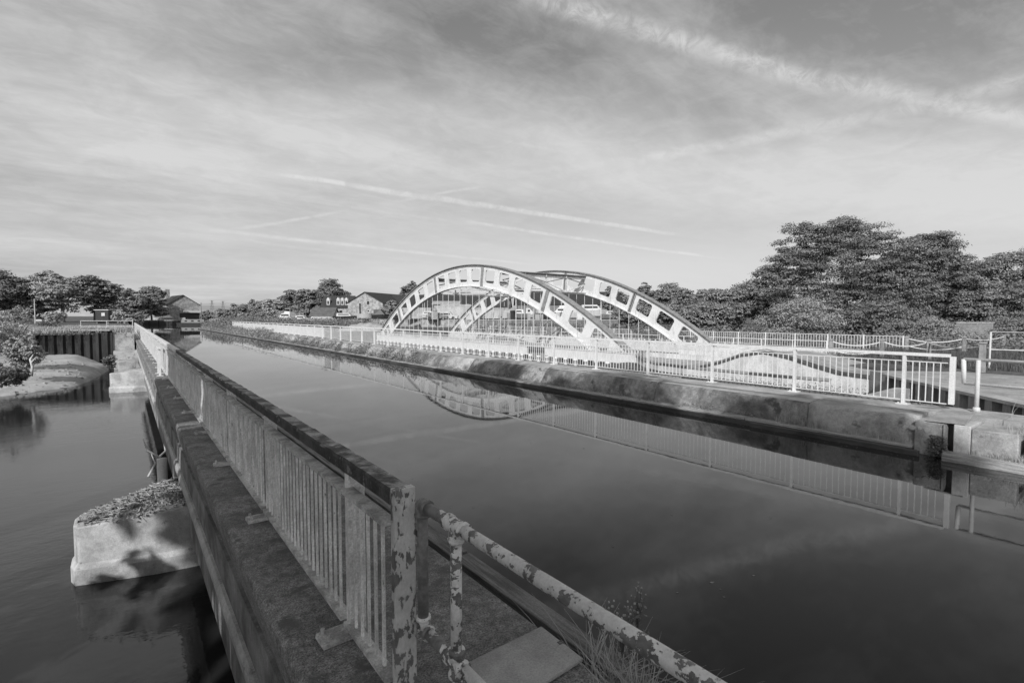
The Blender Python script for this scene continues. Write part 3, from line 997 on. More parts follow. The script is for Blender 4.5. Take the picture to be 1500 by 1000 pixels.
t = thing('support_column', 'slim white round column standing on the debris-topped pier below the edge beam', 'column', (0.50, 11.9, -1.5))
MB().tube([(0, 0, -1), (0, 0, 1.36)], .085, 16).build('shaft', 'old_white', t, smooth=True)
MB().tube([(0, 0, 0.55), (0, 0, 0.62)], .12, 16).build('collar', 'old_white', t, smooth=True)

# debris heap on the pier
rngn = np.random.default_rng(11)
n = 2600
xs = rngn.uniform(-0.66, 1.15, n)
ys = 10.35 + rngn.normal(0, .30, n) * np.clip((xs + 1.0) * 0.9, 0.15, 1.0)
ys = np.clip(ys, 9.72, 11.0)
hz = -0.42 - 0.1 * np.clip(1 - xs, 0, 2) + 0.24 * np.clip((xs + .65) / 1.1, 0, 1) * np.exp(-((ys - 10.45) / .35) ** 2)
zs = hz * 1.0 - rngn.uniform(0, .05, n) + .03
v, f = leaves(rngn, np.stack([xs, ys, zs], 1), 0.036, up=0.3, slim=.45)
stuff_mesh('leaf_litter', v, f, 'litter', 'heap of dry leaves and twigs piled on the nearest pier', 'leaf litter')
mb = MB()
for i in range(420):
    x = rngn.uniform(-.6, 1.1)
    y = 10.35 + rngn.normal(0, .24) * min(1, (x + 1) * .8)
    z = -0.42 - 0.1 * max(0, 1 - x) + 0.24 * min(1, max(0, (x + .65) / 1.1)) * math.exp(-((y - 10.45) / .35) ** 2)
    a, e = rngn.uniform(0, 6.28), rngn.normal(0, .12)
    L = rngn.uniform(.03, .12)
    d = Vector((math.cos(a), math.sin(a), e)) * L
    mb.tube([Vector((x, y, z + .02)) - d, Vector((x, y, z + .03)) + d], [.006, .003], 4)
tag(mb.build('twig_heap', 'driftwood'), 'pale broken twigs scattered through the debris on the nearest pier', 'twigs', kind='stuff')
mb = MB()
for (a, b, c) in [((0.25, 10.9, -.2), (0.36, 11.0, .0), (0.30, 11.1, .2)), ((0.42, 11.0, .1), (0.52, 11.0, .2), (0.50, 11.1, .3)),
                  ((.42, 11.0, .1), (.25, 11.0, .26), (.2, 11.05, .45))]:
    mb.tube([a, b, c], [.02, .015, .006], 7)
tag(mb.build('driftwood_branch', 'driftwood', smooth=True), 'bleached forked driftwood branch caught on the nearest pier against the beam', 'branch')

# ------------------------------------------------------------------ sheet pile wall, far left
t = thing('sheet_pile_wall', 'tall dark sheet pile wall behind the sand bar on the far left bank', 'wall', (0, 0, 0))
A, B = Vector((-0.80, 51.2, 0)), Vector((-8.6, 56.6, 0))
L = (B - A).length
dr = (B - A).normalized()
nr = Vector((dr.y, -dr.x, 0))
if nr.y > 0:
    nr = -nr
npile = 14
pw = L / npile
for i in range(npile):
    a = A + dr * (pw * i)
    prof = [(0, 0), (.26, 0), (.36, .20), (.66, .20), (.76, 0), (1.0, 0)]
    P = []
    for q_, w_ in prof:
        c = a + dr * (pw * q_) + nr * (w_)
        P.append((c.x, c.y))
    th = [(p[0] - nr.x * .02, p[1] - nr.y * .02) for p in P]
    mb = MB()
    m_ = len(P)
    mb.poly([(x, y, -2.6) for x, y in P] + [(x, y, 1.46 + .03 * rng.random()) for x, y in P], [(k, k + 1, m_ + k + 1, m_ + k) for k in range(m_ - 1)])
    mb.poly([(x, y, -2.6) for x, y in th] + [(x, y, 1.46) for x, y in th], [(k, k + 1, m_ + k + 1, m_ + k) for k in range(m_ - 1)])
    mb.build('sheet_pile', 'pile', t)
MB().beam((A.x, A.y, 1.50), (B.x, B.y, 1.50), .5, .07).build('capping_beam', 'path', t)

# ================================================================== RIGHT BANK
t = thing('canal_bank_wall', 'long concrete bank wall with a walkway top along the far side of the canal, mossy and stained with painted shade', 'wall', (0, 0, 0))
def bank_seg(y0, y1, mat, step=0.5):
    n = max(1, int((y1 - y0) / step))
    P, F = [], []
    for k in range(n + 1):
        y = y0 + (y1 - y0) * k / n
        j = rng.uniform(-.014, .014)
        xe = float(np.interp(y, [3.1, 4.6, 7.0, 12.0, 20], [12.16, 12.22, 12.42, 12.62, 12.68]))
        s0 = 12.32 if y > 7 else 12.05 + .27 * max(0, (y - 3.1) / 3.9)
        P += [(12.02, y, -.6), (12.02, y, .10 + j * .3), (s0 + j, y, .15 + j * .5), (s0 * .55 + xe * .45 + j, y, .40 + j), (xe - .03 + j * .5, y, .60 + j * .5), (xe + .06, y, .66), (12.86, y, .692), (12.86, y, -.6)]
    for k in range(n):
        for m_ in range(8):
            F.append((k * 8 + m_, (k + 1) * 8 + m_, (k + 1) * 8 + (m_ + 1) % 8, k * 8 + (m_ + 1) % 8))
    F += [tuple(range(8)), tuple(n * 8 + q for q in range(7, -1, -1))]
    mb = MB()
    mb.poly(P, F)
    o = mb.build('bank_face', mat, t, smooth=True)
    o.data.materials.append(M['walk'])
    for p_ in o.data.polygons:
        if p_.normal.z > .9 and p_.center.z > .6:
            p_.material_index = 1
    return o
bank_seg(3.10, 5.1, 'pale_bank', .2)
bank_seg(5.12, 9.4, 'bank', .3)
bank_seg(9.43, 14.5, 'bank', .3)
bank_seg(14.53, 19.6, 'bank', .35)
bank_seg(19.62, 22.0, 'pale_bank')
bank_seg(22.02, 25.5, 'bank')
bank_seg(25.52, 60, 'pale_bank')
bank_seg(60.02, 121, 'pale_bank', 1.0)
ys = [2.0, 7.4, 14.2, 20.5, 27, 36, 48, 62, 80, 100, 121]
for a, b in zip(ys[:-1], ys[1:]):
    mb = MB()
    mb.poly([(12.862, a + .004, .2), (12.862, b - .004, .2), (12.862, b - .004, .69), (12.862, a + .004, .69), (12.9, a + .004, .702), (12.9, b - .004, .702),
             (13.84, b - .004, .702), (13.84, a + .004, .702), (13.84, a + .004, -.9), (13.84, b - .004, -.9)],
            [(0, 1, 2, 3), (3, 2, 5, 4), (4, 5, 6, 7), (7, 6, 9, 8), (0, 3, 4, 7, 8), (1, 9, 6, 5, 2)])
    mb.build('walkway_slab', 'walk', t)
MB().box(11.82, 12.018, 3.1, 121, -.5, .095).build('waterline_beam', 'wet', t)
for a, b in ((3.1, 6.4), (6.43, 10.2), (10.23, 14.6), (14.63, 20)):
    MB().box(11.90, 12.34, a, b, .097, .135 + .01 * rng.random()).build('fender_plank', 'timber_light', t, bevel=.01)
for a, b in ((20.1, 26), (26.05, 34), (34.1, 48), (48.1, 66), (66.1, 90), (90.1, 119)):
    MB().box(11.93, 12.3, a, b, .097, .13).build('fender_plank', 'pale_bank', t, bevel=.01)
# buried services line along the walkway behind the fence
mb = MB()
mb.tube([(13.72 + .05 * math.sin(y * 1.9), y, .712) for y in np.arange(3.4, 9.6, .3)], .014, 6)
tag(mb.build('black_cable', 'iron_dark', smooth=True), 'thin dark cable lying along the walkway at the foot of the white fence', 'cable')

# near end: slot, blocks, plate, timber
t = thing('stop_plank_wall', 'concrete block wall with a stop plank slot at the right edge of the canal, below the ramp plate', 'wall', (0, 0, 0))
MB().box(12.0, 12.86, 2.66, 3.09, -.6, .62).build('block', 'pale_bank', t, bevel=.012)
MB().box(12.22, 12.86, 2.52, 2.655, -.6, .60).build('slot_back', 'iron_dark', t)
MB().box(11.97, 12.22, 2.630, 2.655, -.2, .62).build('slot_frame', 'iron_grey', t)
MB().box(12.0, 12.86, 2.28, 2.515, -.6, .64).build('block', 'pier', t, bevel=.012)
MB().box(12.02, 12.86, 1.66, 2.272, -.6, .60).build('block', 'pale_bank', t, bevel=.02)
MB().box(12.06, 12.86, 0.2, 1.55, -.6, .58).build('block', 'pier', t, bevel=.02)
MB().box(12.3, 12.86, -3.0, 0.195, -.6, .56).build('block', 'pale_bank', t, bevel=.02)
MB().box(12.864, 13.84, -3.0, 1.995, -.9, .69).build('walkway_slab', 'walk', t)
for px, py in ((1336, 626), (1358, 630), (1347, 627)):
    q = at_dist(px, py, 9)
    r0 = .05 if px != 1347 else .03
    k = (11.99 - q.x)
    d = sight(px, py)
    w0 = Vector((0, 0, EYE)) + d * (11.985 / d.x)
    MB().tube([(11.985, w0.y, w0.z), (12.0, w0.y, w0.z)], r0, 14).build('drain_boss', 'pier', t)
tt = tag(MB().box(11.74, 11.985, -3.5, 2.62, -.05, .15).build('timber_baulk', 'timber_light', bevel=.02), 'broad pale timber baulk along the waterline at the right edge', 'timber beam')
tag(MB().box(11.74, 11.815, 2.95, 6.2, -.03, .105).build('timber_baulk', 'wet', bevel=.02), 'dark timber baulk at the waterline left of the hanging weed clump', 'timber beam')
c4 = [(12.03, 2.93, .632), (13.05, 2.93, .712), (13.3, 2.47, .712), (12.03, 2.36, .652)]
pk = MB()
pk.poly(c4 + [(x, y, z + .022) for x, y, z in c4], [(3, 2, 1, 0), (4, 5, 6, 7), (0, 1, 5, 4), (1, 2, 6, 5), (2, 3, 7, 6), (3, 0, 4, 7)])
tag(pk.build('ramp_plate', 'plate', bevel=.004), 'pale square steel plate lying on the walkway beyond the end of the white fence', 'plate')

# ------------------------------------------------------------------ right bank white fence
t = thing('white_fence', 'long white steel fence with thin balusters on the far side walkway of the canal', 'fence', (13.5, 0, 0))
fy = [3.70 + 2.28 * k for k in range(39)]
FE = 90.5
FS = 2.93
pm = MB().box(-.04, .04, -.03, .03, .705, 1.765).mesh('post', 'white')
fm = MB().box(-.12, .12, -.11, .11, .7035, .722).tube([(-.08, -.07, .722), (-.08, -.07, .75)], .013, 6).tube([(-.08, .07, .722), (-.08, .07, .75)], .013, 6).mesh('base_plate', 'white')
for y in fy:
    inst(pm, 'post', t, (0, y, 0))
    inst(fm, 'base_plate', t, (0, y, 0))
MB().box(-.05, .05, FS - .09, FS, .80, 1.78).build('end_post', 'white', t, bevel=.006)
for a, b in zip([FS, 12, 30, 60], [12, 30, 60, FE]):
    MB().box(-.05, .05, a, b, 1.767, 1.83).build('top_rail', 'white', t)
e = [FS] + fy + [FE]
bw_ = MB().box(-.008, .008, -.009, .009, .812, 1.635).mesh('baluster', 'white')
rest = MB()
nb = 0
for k in range(len(e) - 1):
    a, b = e[k] + .031, e[k + 1] - .031
    MB().box(-.012, .012, a, b, 1.636, 1.655).build('panel_rail', 'white', t)
    MB().box(-.012, .012, a, b, .792, .811).build('panel_rail', 'white', t)
    n = max(1, int(round((b - a) / .127)))
    for i in range(1, n):
        y = a + (b - a) * i / n
        if nb < 290:
            inst(bw_, 'baluster', t, (0, y, 0))
            nb += 1
        else:
            rest.box(-.014, .014, y - .014, y + .014, .812, 1.635)
o = rest.build('balusters', 'white', t)
o['kind'] = 'stuff'

# pipe rail beyond the fence end
t = thing('tubular_railing', 'white two-bar tubular railing beyond the end of the white fence at the right edge', 'railing', (13.5, 0, 0))
MB().tube([(0, 2.72, 1.745), (0, -3.0, 1.745)], .032, 10).build('top_pipe', 'old_white', t, smooth=True)
MB().tube([(0, 2.70, 1.26), (0, -3.0, 1.22)], .03, 10).build('lower_pipe', 'old_white', t, smooth=True)
MB().tube([(0, 2.72, 1.745), (0, 2.70, 1.26)], .04, 10).build('upright', 'old_white', t, smooth=True)
q = on_z(1428, 608, .7)
for y in (2.49, 0.0, -2.2):
    MB().tube([(-.02, y, 1.74), (-.02, y, .705)], .038, 10).build('upright', 'old_white', t, smooth=True)
    MB().tube([(-.02, y, .80), (-.02, y, .705)], [.055, .07], 10).build('socket', 'old_white', t, smooth=True)

# ------------------------------------------------------------------ wing wall of steel piles on the right
t = thing('steel_wing_wall', 'dark steel pile wing wall under the concrete apron behind the white fence end', 'wall', (0, 0, 0))
A, B = Vector((21.4, 6.30, 0)), Vector((15.8, 1.40, 0))
dr = (B - A).normalized()
nr = Vector((-dr.y, dr.x, 0))
if nr.x > 0:
    nr = -nr
L = (B - A).length
npile = 12
pw = L / npile
for i in range(npile):
    a = A + dr * pw * i
    P = []
    for q_, w_ in [(0, 0), (.18, 0), (.3, .2), (.72, .2), (.84, 0), (1.0, 0)]:
        c = a + dr * (pw * q_) + nr * w_
        P.append((c.x, c.y))
    mb = MB()
    m_ = len(P)
    mb.poly([(x, y, -2.4) for x, y in P] + [(x, y, .50) for x, y in P], [(k, k + 1, m_ + k + 1, m_ + k) for k in range(m_ - 1)])
    th = [(x - nr.x * .015, y - nr.y * .015) for x, y in P]
    mb.poly([(x, y, -2.4) for x, y in th] + [(x, y, .50) for x, y in th], [(k, k + 1, m_ + k + 1, m_ + k) for k in range(m_ - 1)])
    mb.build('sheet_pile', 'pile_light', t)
cpn = A + nr * .02, B + nr * .02
MB().beam((cpn[0].x, cpn[0].y, .545), (cpn[1].x, cpn[1].y, .545), .44, .08).build('capping_beam', 'walk', t)
MB().box(13.86, 19.6, 5.2, 5.58, -2, .34).build('end_wall', 'walk', t)

# ================================================================== OLD IRON AQUEDUCT
t = thing('iron_aqueduct', 'old white bowstring arch aqueduct with twin ribs, hangers and a colonnaded trough', 'aqueduct', (0, 0, 0))
YC = 45.2
DEP = 2.05


def ztop(y):
    return 7.75 - 0.016 * (y - YC) ** 2


def rib(y, r):
    """point on a rib: y along the top curve, r = 0 at the top edge, 1 at the bottom edge"""
    s_ = -0.032 * (y - YC)
    n_ = Vector((s_, -1.0)).normalized()      # pointing down and inwards: (dy, dz)
    z = ztop(y)
    return (y + n_.x * DEP * r * 1.0, z + n_.y * DEP * r)


JOINTS = [21.9, 31.9, 41.6, 51.3, 61.0, 69.4]


def opening_panel(X, th, y0, y1):
    """one bay of the plate web with a round-cornered opening"""
    t0, t1, r0, r1 = .17, .83, .20, .80
    cr = .09
    inner = []
    K = 5
    for (cx, cy, a0) in ((t1 - cr, r0 + cr * 1.2, -90), (t1 - cr, r1 - cr * 1.2, 0), (t0 + cr, r1 - cr * 1.2, 90), (t0 + cr, r0 + cr * 1.2, 180)):
        for k in range(K):
            a = R_(a0 + 90 * k / (K - 1))
            inner.append((cx + cr * math.cos(a), cy + cr * 1.2 * math.sin(a)))
    outer = []
    for (ax, ay) in inner:
        dx, dy = ax - .5, ay - .5
        k = min(.5 / abs(dx) if abs(dx) > 1e-6 else 9, .5 / abs(dy) if abs(dy) > 1e-6 else 9)
        outer.append((.5 + dx * k, .5 + dy * k))
    # snap outer corners
    for c_ in ((1, 0), (1, 1), (0, 1), (0, 0)):
        j = min(range(len(outer)), key=lambda i: (outer[i][0] - c_[0]) ** 2 + (outer[i][1] - c_[1]) ** 2)
        outer[j] = c_
    n = len(inner)
    mb = MB()
    P = []
    for ring in (outer, inner):
        for x_ in (X - th / 2, X + th / 2):
            for (a, b) in ring:
                yy, zz = rib(y0 + (y1 - y0) * a, b)
                P.append((x_, yy, zz))
    F = []
    for i in range(n):
        j = (i + 1) % n
        F.append((i, j, 2 * n + j, 2 * n + i))                  # front
        F.append((n + i, 3 * n + i, 3 * n + j, n + j))          # back
        F.append((2 * n + i, 2 * n + j, 3 * n + j, 3 * n + i))  # rim
    mb.poly(P, F)
    return mb


for X in (28.0, 39.0):
    rb = thing('arch_rib', None, None)
    rb.parent = t
    for a, b in zip(JOINTS[:-1], JOINTS[1:]):
        n = 4 if b - a > 9 else 3
        for k in range(n):
            m0, m1 = a + .12 + (b - a - .24) * k / n, a + .12 + (b - a - .24) * (k + 1) / n
            opening_panel(X, .12, m0, m1).build('web_panel', 'arch', rb)
    for r_, w_, h_, mt in ((-.02, .62, .06, 'iron_grey'), (1.02, .42, .06, 'arch')):
        mb = MB()
        ys_ = np.linspace(21.0, 70.0, 60)
        for a, b in zip(ys_[:-1], ys_[1:]):
            pa, pb = rib(a, r_), rib(b, r_)
            mb.beam((X, pa[0], pa[1]), (X, pb[0], pb[1]), w_, h_)
        mb.build('flange', mt, rb)
    # white angle under the grey top flange
    mb = MB()
    for a, b in zip(ys_[:-1], ys_[1:]):
        pa, pb = rib(a, .05), rib(b, .05)
        mb.beam((X, pa[0], pa[1]), (X, pb[0], pb[1]), .26, .07)
    mb.build('flange_angle', 'arch', rb)
    for j in JOINTS:
        mb = MB()
        a, b = rib(j, .0), rib(j, 1.0)
        for s_ in (-1, 1):
            mb.beam((X + s_ * .11, a[0], a[1]), (X + s_ * .11, b[0], b[1]), .08, .36, up=(0, 1, 0))
        mb.beam((X, a[0], a[1]), (X, b[0], b[1]), .30, .06, up=(0, 1, 0))
        for rr in (.1, .35, .65, .9):
            c = rib(j, rr)
            for dy in (-.11, .11):
                mb.tube([(X - .17, c[0] + dy, c[1]), (X - .15, c[0] + dy, c[1])], .035, 6)
        mb.build('joint_cover', 'iron_grey', rb)
    # lower ends reaching down to the abutments
    for y_, sg in ((21.9, -1), (69.4, 1)):
        a, b = rib(y_, 0), rib(y_, 1)
        MB().beam((X, a[0], a[1]), (X, a[0] + sg * 1.6, a[1] - 1.35), .4, .16).beam((X, b[0], b[1]), (X, b[0] + sg * .9, b[1] - 1.0), .34, .14) \
            .beam((X, b[0] + sg * .3, b[1] - .2), (X, a[0] + sg * 1.2, a[1] - 1.0), .2, .1).build('heel_strut', 'old_white', rb)
    # hangers
    y = 25.6
    while y < 66.2:
        # bottom of rib above y
        yy = y
        for _ in range(8):
            c = rib(yy, 1.0)
            yy += y - c[0]
        zt_ = rib(yy, 1.0)[1]
        if zt_ > 0.35:
            MB().tube([(X, y, 0.10), (X, y, zt_ + .02)], .026, 6).tube([(X, y, .10), (X, y, .34)], .05, 6).build('hanger', 'old_white', t)
        y += 1.2

# braced cross frames between the ribs
for yf in (38.65, 51.6):
    fr = thing('cross_frame', None, None)
    fr.parent = t
    zt_ = ztop(yf) - .22
    zb_ = zt_ - 1.75
    MB().box(28.1, 38.9, yf - .2, yf + .2, zt_ - .05, zt_ + .01).box(28.1, 38.9, yf - .02, yf + .02, zt_ - .34, zt_ - .05).box(28.1, 38.9, yf - .14, yf + .14, zt_ - .38, zt_ - .34).build('top_girder', 'iron_grey', fr)
    MB().box(28.1, 38.9, yf - .16, yf + .16, zb_ - .05, zb_ + .0).box(28.1, 38.9, yf - .02, yf + .02, zb_ - .18, zb_ - .05).build('bottom_chord', 'old_white', fr)
    k = 0
    xs_ = [28.12, 30.8, 33.5, 36.2, 38.88]
    zm_ = (zt_ + zb_) / 2
    for i in range(4):
        x0, x1 = xs_[i], xs_[i + 1]
        odd = i % 2
        full, half = (x0, x1) if odd else (x1, x0)
        # diagonals run from the ends of the full post to the middle of the half post
        MB().beam((full, yf, zt_ - .3), (half, yf, zm_), .09, .10).build('brace', 'iron_grey', fr)
        MB().beam((full, yf, zb_), (half, yf, zm_), .09, .10).build('brace', 'old_white', fr)
    for x in xs_[1:4]:
        MB().beam((x, yf, zb_ - .1 if x != 33.5 else zm_), (x, yf, zt_), .12, .12, up=(0, 1, 0)).build('post', 'old_white', fr)
for ys_0, ys_1 in ((51.6, 45.2), (45.2, 38.65)):
    mb = MB()
    za, zb2 = ztop(ys_0) - 2.0, ztop(ys_1) - 2.0
    mb.beam((28.1, ys_0, za), (38.9, ys_1, zb2), .1, .1).beam((38.9, ys_0, za), (28.1, ys_1, zb2 + .1), .1, .1)
    mb.build('wind_brace', 'old_white', t)

# trough side: fascia, colonnade, small balustrade
y = 22.0
while y < 67.9:
    a, b = y, min(68.0, y + 2.38)
    if not (31.4 < (a + b) / 2 < 33.0):
        MB().box(27.25, 27.42, a + .01, b - .01, -.56, .05).build('fascia_panel', 'white', t)
    y += 2.4
MB().box(27.20, 27.46, 22.0, 68.0, .052, .11).build('cornice', 'old_white', t)
MB().box(27.22, 27.44, 22.0, 31.2, -.64, -.565).box(27.22, 27.44, 33.4, 68.0, -.64, -.565).build('architrave', 'white', t)
MB().box(27.24, 27.36, 22.0, 68.0, .37, .42).build('hand_rail', 'old_white', t)
bm_ = MB().box(-.025, .025, -.03, .03, .11, .37).mesh('rail_bar', 'old_white')
y = 22.1
while y < 67.9:
    inst(bm_, 'rail_bar', t, (27.30, y, 0))
    y += .27
cm = MB().tube([(0, 0, -1.75), (0, 0, -1.62), (0, 0, -1.6), (0, 0, -.78), (0, 0, -.76), (0, 0, -.64)], [.20, .20, .145, .135, .19, .19], 10).mesh('column', 'white', True)
y = 22.6
while y < 67.8:
    inst(cm, 'column', t, (27.28, y, 0))
    y += 1.09
MB().box(27.1, 27.6, 22, 68, -1.95, -1.75).build('plinth', 'old_white', t)
MB().box(27.9, 28.4, 22, 68, -1.9, .1).build('trough_wall', 'iron_grey', t)
MB().box(28.4, 38.6, 22, 68, -2.0, -.6).build('trough_floor', 'hull_dark', t)
MB().box(38.6, 39.3, 22, 68, -1.9, .14).build('trough_wall', 'old_white', t)
MB().box(39.32, 41.3, 11, 68, -.1, .2).build('far_walkway', 'walk', t)
rb = thing('inner_railing', None, None)
rb.parent = t
MB().tube([(39.25, 15.2, .86), (39.25, 66, .86)], .03, 6).build('rail', 'white', rb)
MB().tube([(39.25, 20, .50), (39.25, 66, .50)], .018, 6).build('rail', 'old_white', rb)
pm = MB().tube([(0, 0, .1), (0, 0, .86)], .035, 6).mesh('upright', 'white')
y = 15.3
while y < 66:
    inst(pm, 'upright', rb, (39.25, y, 0))
    y += 2.3
pm = MB().box(-.03, .03, -.05, .05, .14, .5).mesh('rail_bar', 'old_white')
y = 22
while y < 66:
    inst(pm, 'rail_bar', rb, (38.75, y, 0))
    y += .62

# far palisade
t = thing('far_fence', 'pale metal bar fence on the far edge of the arch aqueduct before the trees', 'fence', (41.0, 0, 0))
MB().box(-.03, .03, 11.3, 66, 1.255, 1.295).build('top_rail', 'old_white', t)
MB().box(-.02, .02, 11.3, 66, .30, .33).build('bottom_rail', 'old_white', t)
pm = MB().box(-.013, .013, -.013, .013, .33, 1.255).mesh('bar', 'old_white')
pp = MB().box(-.04, .04, -.04, .04, .2, 1.32).mesh('post', 'white')
y = 11.35
k = 0
while y < 65.9:
    if k % 12 == 0:
        inst(pp, 'post', t, (0, y, 0))
    else:
        inst(pm, 'bar', t, (0, y, 0))
    y += .19
    k += 1

# ------------------------------------------------------------------ approach walls of the old aqueduct
t = thing('approach_wall', 'low white wall with a dark coping, curving away from the old aqueduct behind the fence', 'wall', (0, 0, 0))
path = [(27.3, 22.0), (25.2, 20.4), (23.5, 18.5), (22.4, 16.6), (21.95, 14.7), (21.85, 11.5), (21.8, 9.7), (22.0, 8.4)]
for i in range(len(path) - 1):
    a, b = path[i], path[i + 1]
    MB().beam((a[0], a[1], -.5), (b[0], b[1], -.5), .24, 1.16).build('wall_panel', 'dirty_wall', t)
    MB().beam((a[0], a[1], .12), (b[0], b[1], .12), .34, .075).build('coping', 'iron_dark' if i % 2 else 'iron_grey', t)
t = thing('approach_deck', 'flat pale concrete approach deck with long kerbs between the white wall and the far walkway', 'deck', (0, 0, 0))
MB().prism([(22.2, 16.4), (23.3, 18.4), (25.1, 20.3), (27.1, 21.9), (39.3, 21.9), (39.3, 9.0), (27.2, 9.0), (27.0, 16.0)], -1.0, -.10).build('slab', 'walk', t)
for x_, y0_, y1_, z_, m_ in ((27.9, 14.5, 21.9, .22, 'dirty_wall'), (31.0, 9.5, 21.9, .28, 'dirty_wall'), (34.2, 9.5, 21.9, .34, 'old_white'), (37.6, 9.5, 21.9, .42, 'dirty_wall')):
    k = y0_
    while k < y1_ - .5:
        MB().box(x_ - .12, x_ + .12, k, min(k + 1.98, y1_), -.09, z_).build('kerb', m_, t)
        k += 2.0
t = thing('humped_ramp', 'humped concrete ramp with a bright white side and dark edge strip behind the fence', 'ramp', (0, 0, 0))
prof = [(7.0, .34), (8.3, .42), (9.3, .66), (10.3, .93), (11.3, 1.08), (12.3, .88), (13.4, .45), (14.6, .12), (16, .0)]
mb = MB()
n = len(prof)
mb.poly([(22.45, y, -1.0) for y, z in prof] + [(22.45, y, z - .11) for y, z in prof], [(i, i + 1, n + i + 1, n + i) for i in range(n - 1)])
mb.build('side_wall', 'dirty_wall', t)
mb = MB()
mb.poly([(22.40, y, z - .11) for y, z in prof] + [(22.40, y, z) for y, z in prof] + [(22.62, y, z) for y, z in prof],
        [(i, i + 1, n + i + 1, n + i) for i in range(n - 1)] + [(n + i, n + i + 1, 2 * n + i + 1, 2 * n + i) for i in range(n - 1)])
mb.build('edge_strip', 'iron_dark', t)
mb = MB()
mb.poly([(22.63, y, z - .02) for y, z in prof] + [(26.8, y, z * .75 + .1) for y, z in prof], [(i, i + 1, n + i + 1, n + i) for i in range(n - 1)])
mb.build('ramp_surface', 'path', t)
mb = MB()
for (y, z), (y2, z2) in zip(prof[:-1], prof[1:]):
    mb.beam((22.72, y, z + .06), (22.72, y2, z2 + .06), .07, .05)
mb.build('kerb', 'iron_grey', t)

# ------------------------------------------------------------------ bollards and chains
bol = [((1217, 523), .9, 'square concrete bollard at the left end of the nearer sagging chains'),
       ((1292, 526), .95, 'square concrete bollard in the middle of the nearer sagging chains'),
       ((1360, 530), 1.0, 'square concrete bollard right of the middle one in the nearer chains'),
       ((1438, 545), 1.1, 'broad concrete bollard in front of the two-bar railing by the apron'),
       ((1328, 516), .9, 'square concrete bollard at the end of the pale bar fence'),
       ((1412, 519), .95, 'square concrete bollard below the brick block, in the farther chains'),
       ((1470, 512), .9, 'square concrete bollard beyond the two-bar railing near the right edge')]
tops = []
for (px, h_, lab) in bol:
    p = on_z(px[0], px[1], .5)
    t = thing('bollard', lab, 'bollard', (p.x, p.y, .48), R_(8), 'concrete bollards linked by chains')
    w_ = .18 if 'broad' not in lab else .22
    MB().box(-w_ / 2, w_ / 2, -w_ / 2, w_ / 2, 0, h_, .015).build('shaft', 'post_conc', t, bevel=.01)
    MB().box(-w_ / 2 - .02, w_ / 2 + .02, -w_ / 2 - .02, w_ / 2 + .02, h_ + .001, h_ + .06, .03).build('cap', 'post_conc', t)
    tops.append(Vector((p.x, p.y, .48 + h_)))


def chain(a, b, dz, label, sag=.22):
    t = thing('chain', label, 'chain', (a.x, a.y, a.z - dz), 0, 'white chains between the bollards')
    mb = MB()
    L_ = b - a
    n_ = 34
    pts = [Vector((L_.x * k / n_, L_.y * k / n_, L_.z * k / n_ - sag * 4 * (k / n_) * (1 - k / n_))) for k in range(n_ + 1)]
    for k in range(n_):
        u_ = (0, 0, 1) if k % 2 else (1, 1, 0)
        mb.beam(pts[k], pts[k + 1], .045, .045, up=u_)
    mb.build('links', 'white', t)


chain(tops[0], tops[1], .05, 'upper white chain between the left and middle near bollards')
chain(tops[0], tops[1], .48, 'lower white chain between the left and middle near bollards')
chain(tops[1], tops[2], .05, 'upper white chain between the middle and right near bollards')
chain(tops[2], tops[3], .1, 'white chain from the third near bollard to the broad bollard', .15)
chain(tops[4], tops[5], .05, 'upper white chain from the bar fence bollard to the one below the brick block')
chain(tops[4], tops[5], .48, 'lower white chain from the bar fence bollard to the one below the brick block')
chain(tops[5], tops[6], .05, 'white chain running right from the bollard below the brick block', .15)

t = thing('two_bar_railing', 'white two-bar railing on the grass beyond the concrete apron at the right edge', 'railing', (0, 0, 0))
p = on_z(1449, 538, .56)
ht = EYE - (484 - 463) / 75 * (p.xy.length / 10) * .77
d0 = Vector((p.x, p.y, 0))
dirv = Vector((.18, -1, 0)).normalized()
zt_ = 1.98
MB().tube([d0 + Vector((0, 0, zt_)), d0 + dirv * 8 + Vector((0, 0, zt_))], .028, 8).build('top_bar', 'iron_grey', t)
MB().tube([d0 + Vector((0, 0, 1.28)), d0 + dirv * 8 + Vector((0, 0, 1.28))], .024, 8).build('lower_bar', 'old_white', t)
for k in (0, 2.6, 5.2, 7.8):
    MB().tube([d0 + dirv * k + Vector((0, 0, .5)), d0 + dirv * k + Vector((0, 0, zt_))], .035, 8).build('upright', 'old_white', t)

p = at_dist(1420, 489, 47)
t = thing('brick_block', 'small flat-topped brick block standing in front of the big trees at the right', 'wall', (p.x, p.y, 0.45), -YAW)
MB().box(-1.68, 1.68, -.5, .5, 0, 1.52).build('wall', 'brick', t)
MB().box(-1.75, 1.75, -.57, .57, 1.522, 1.62).build('coping', 'path', t)
mb = MB()
for k in range(18):
    z = .04 + k * .083
    off = .11 if k % 2 else 0
    for i in range(15):
        x0 = -1.67 + i * .23 - off
        if x0 < -1.68 or x0 + .21 > 1.68:
            continue
        mb.box(x0, x0 + .215, -.512 - .006 * rng.random(), -.49, z, z + .068)
o = mb.build('bricks', 'brick', t)
o['kind'] = 'stuff'

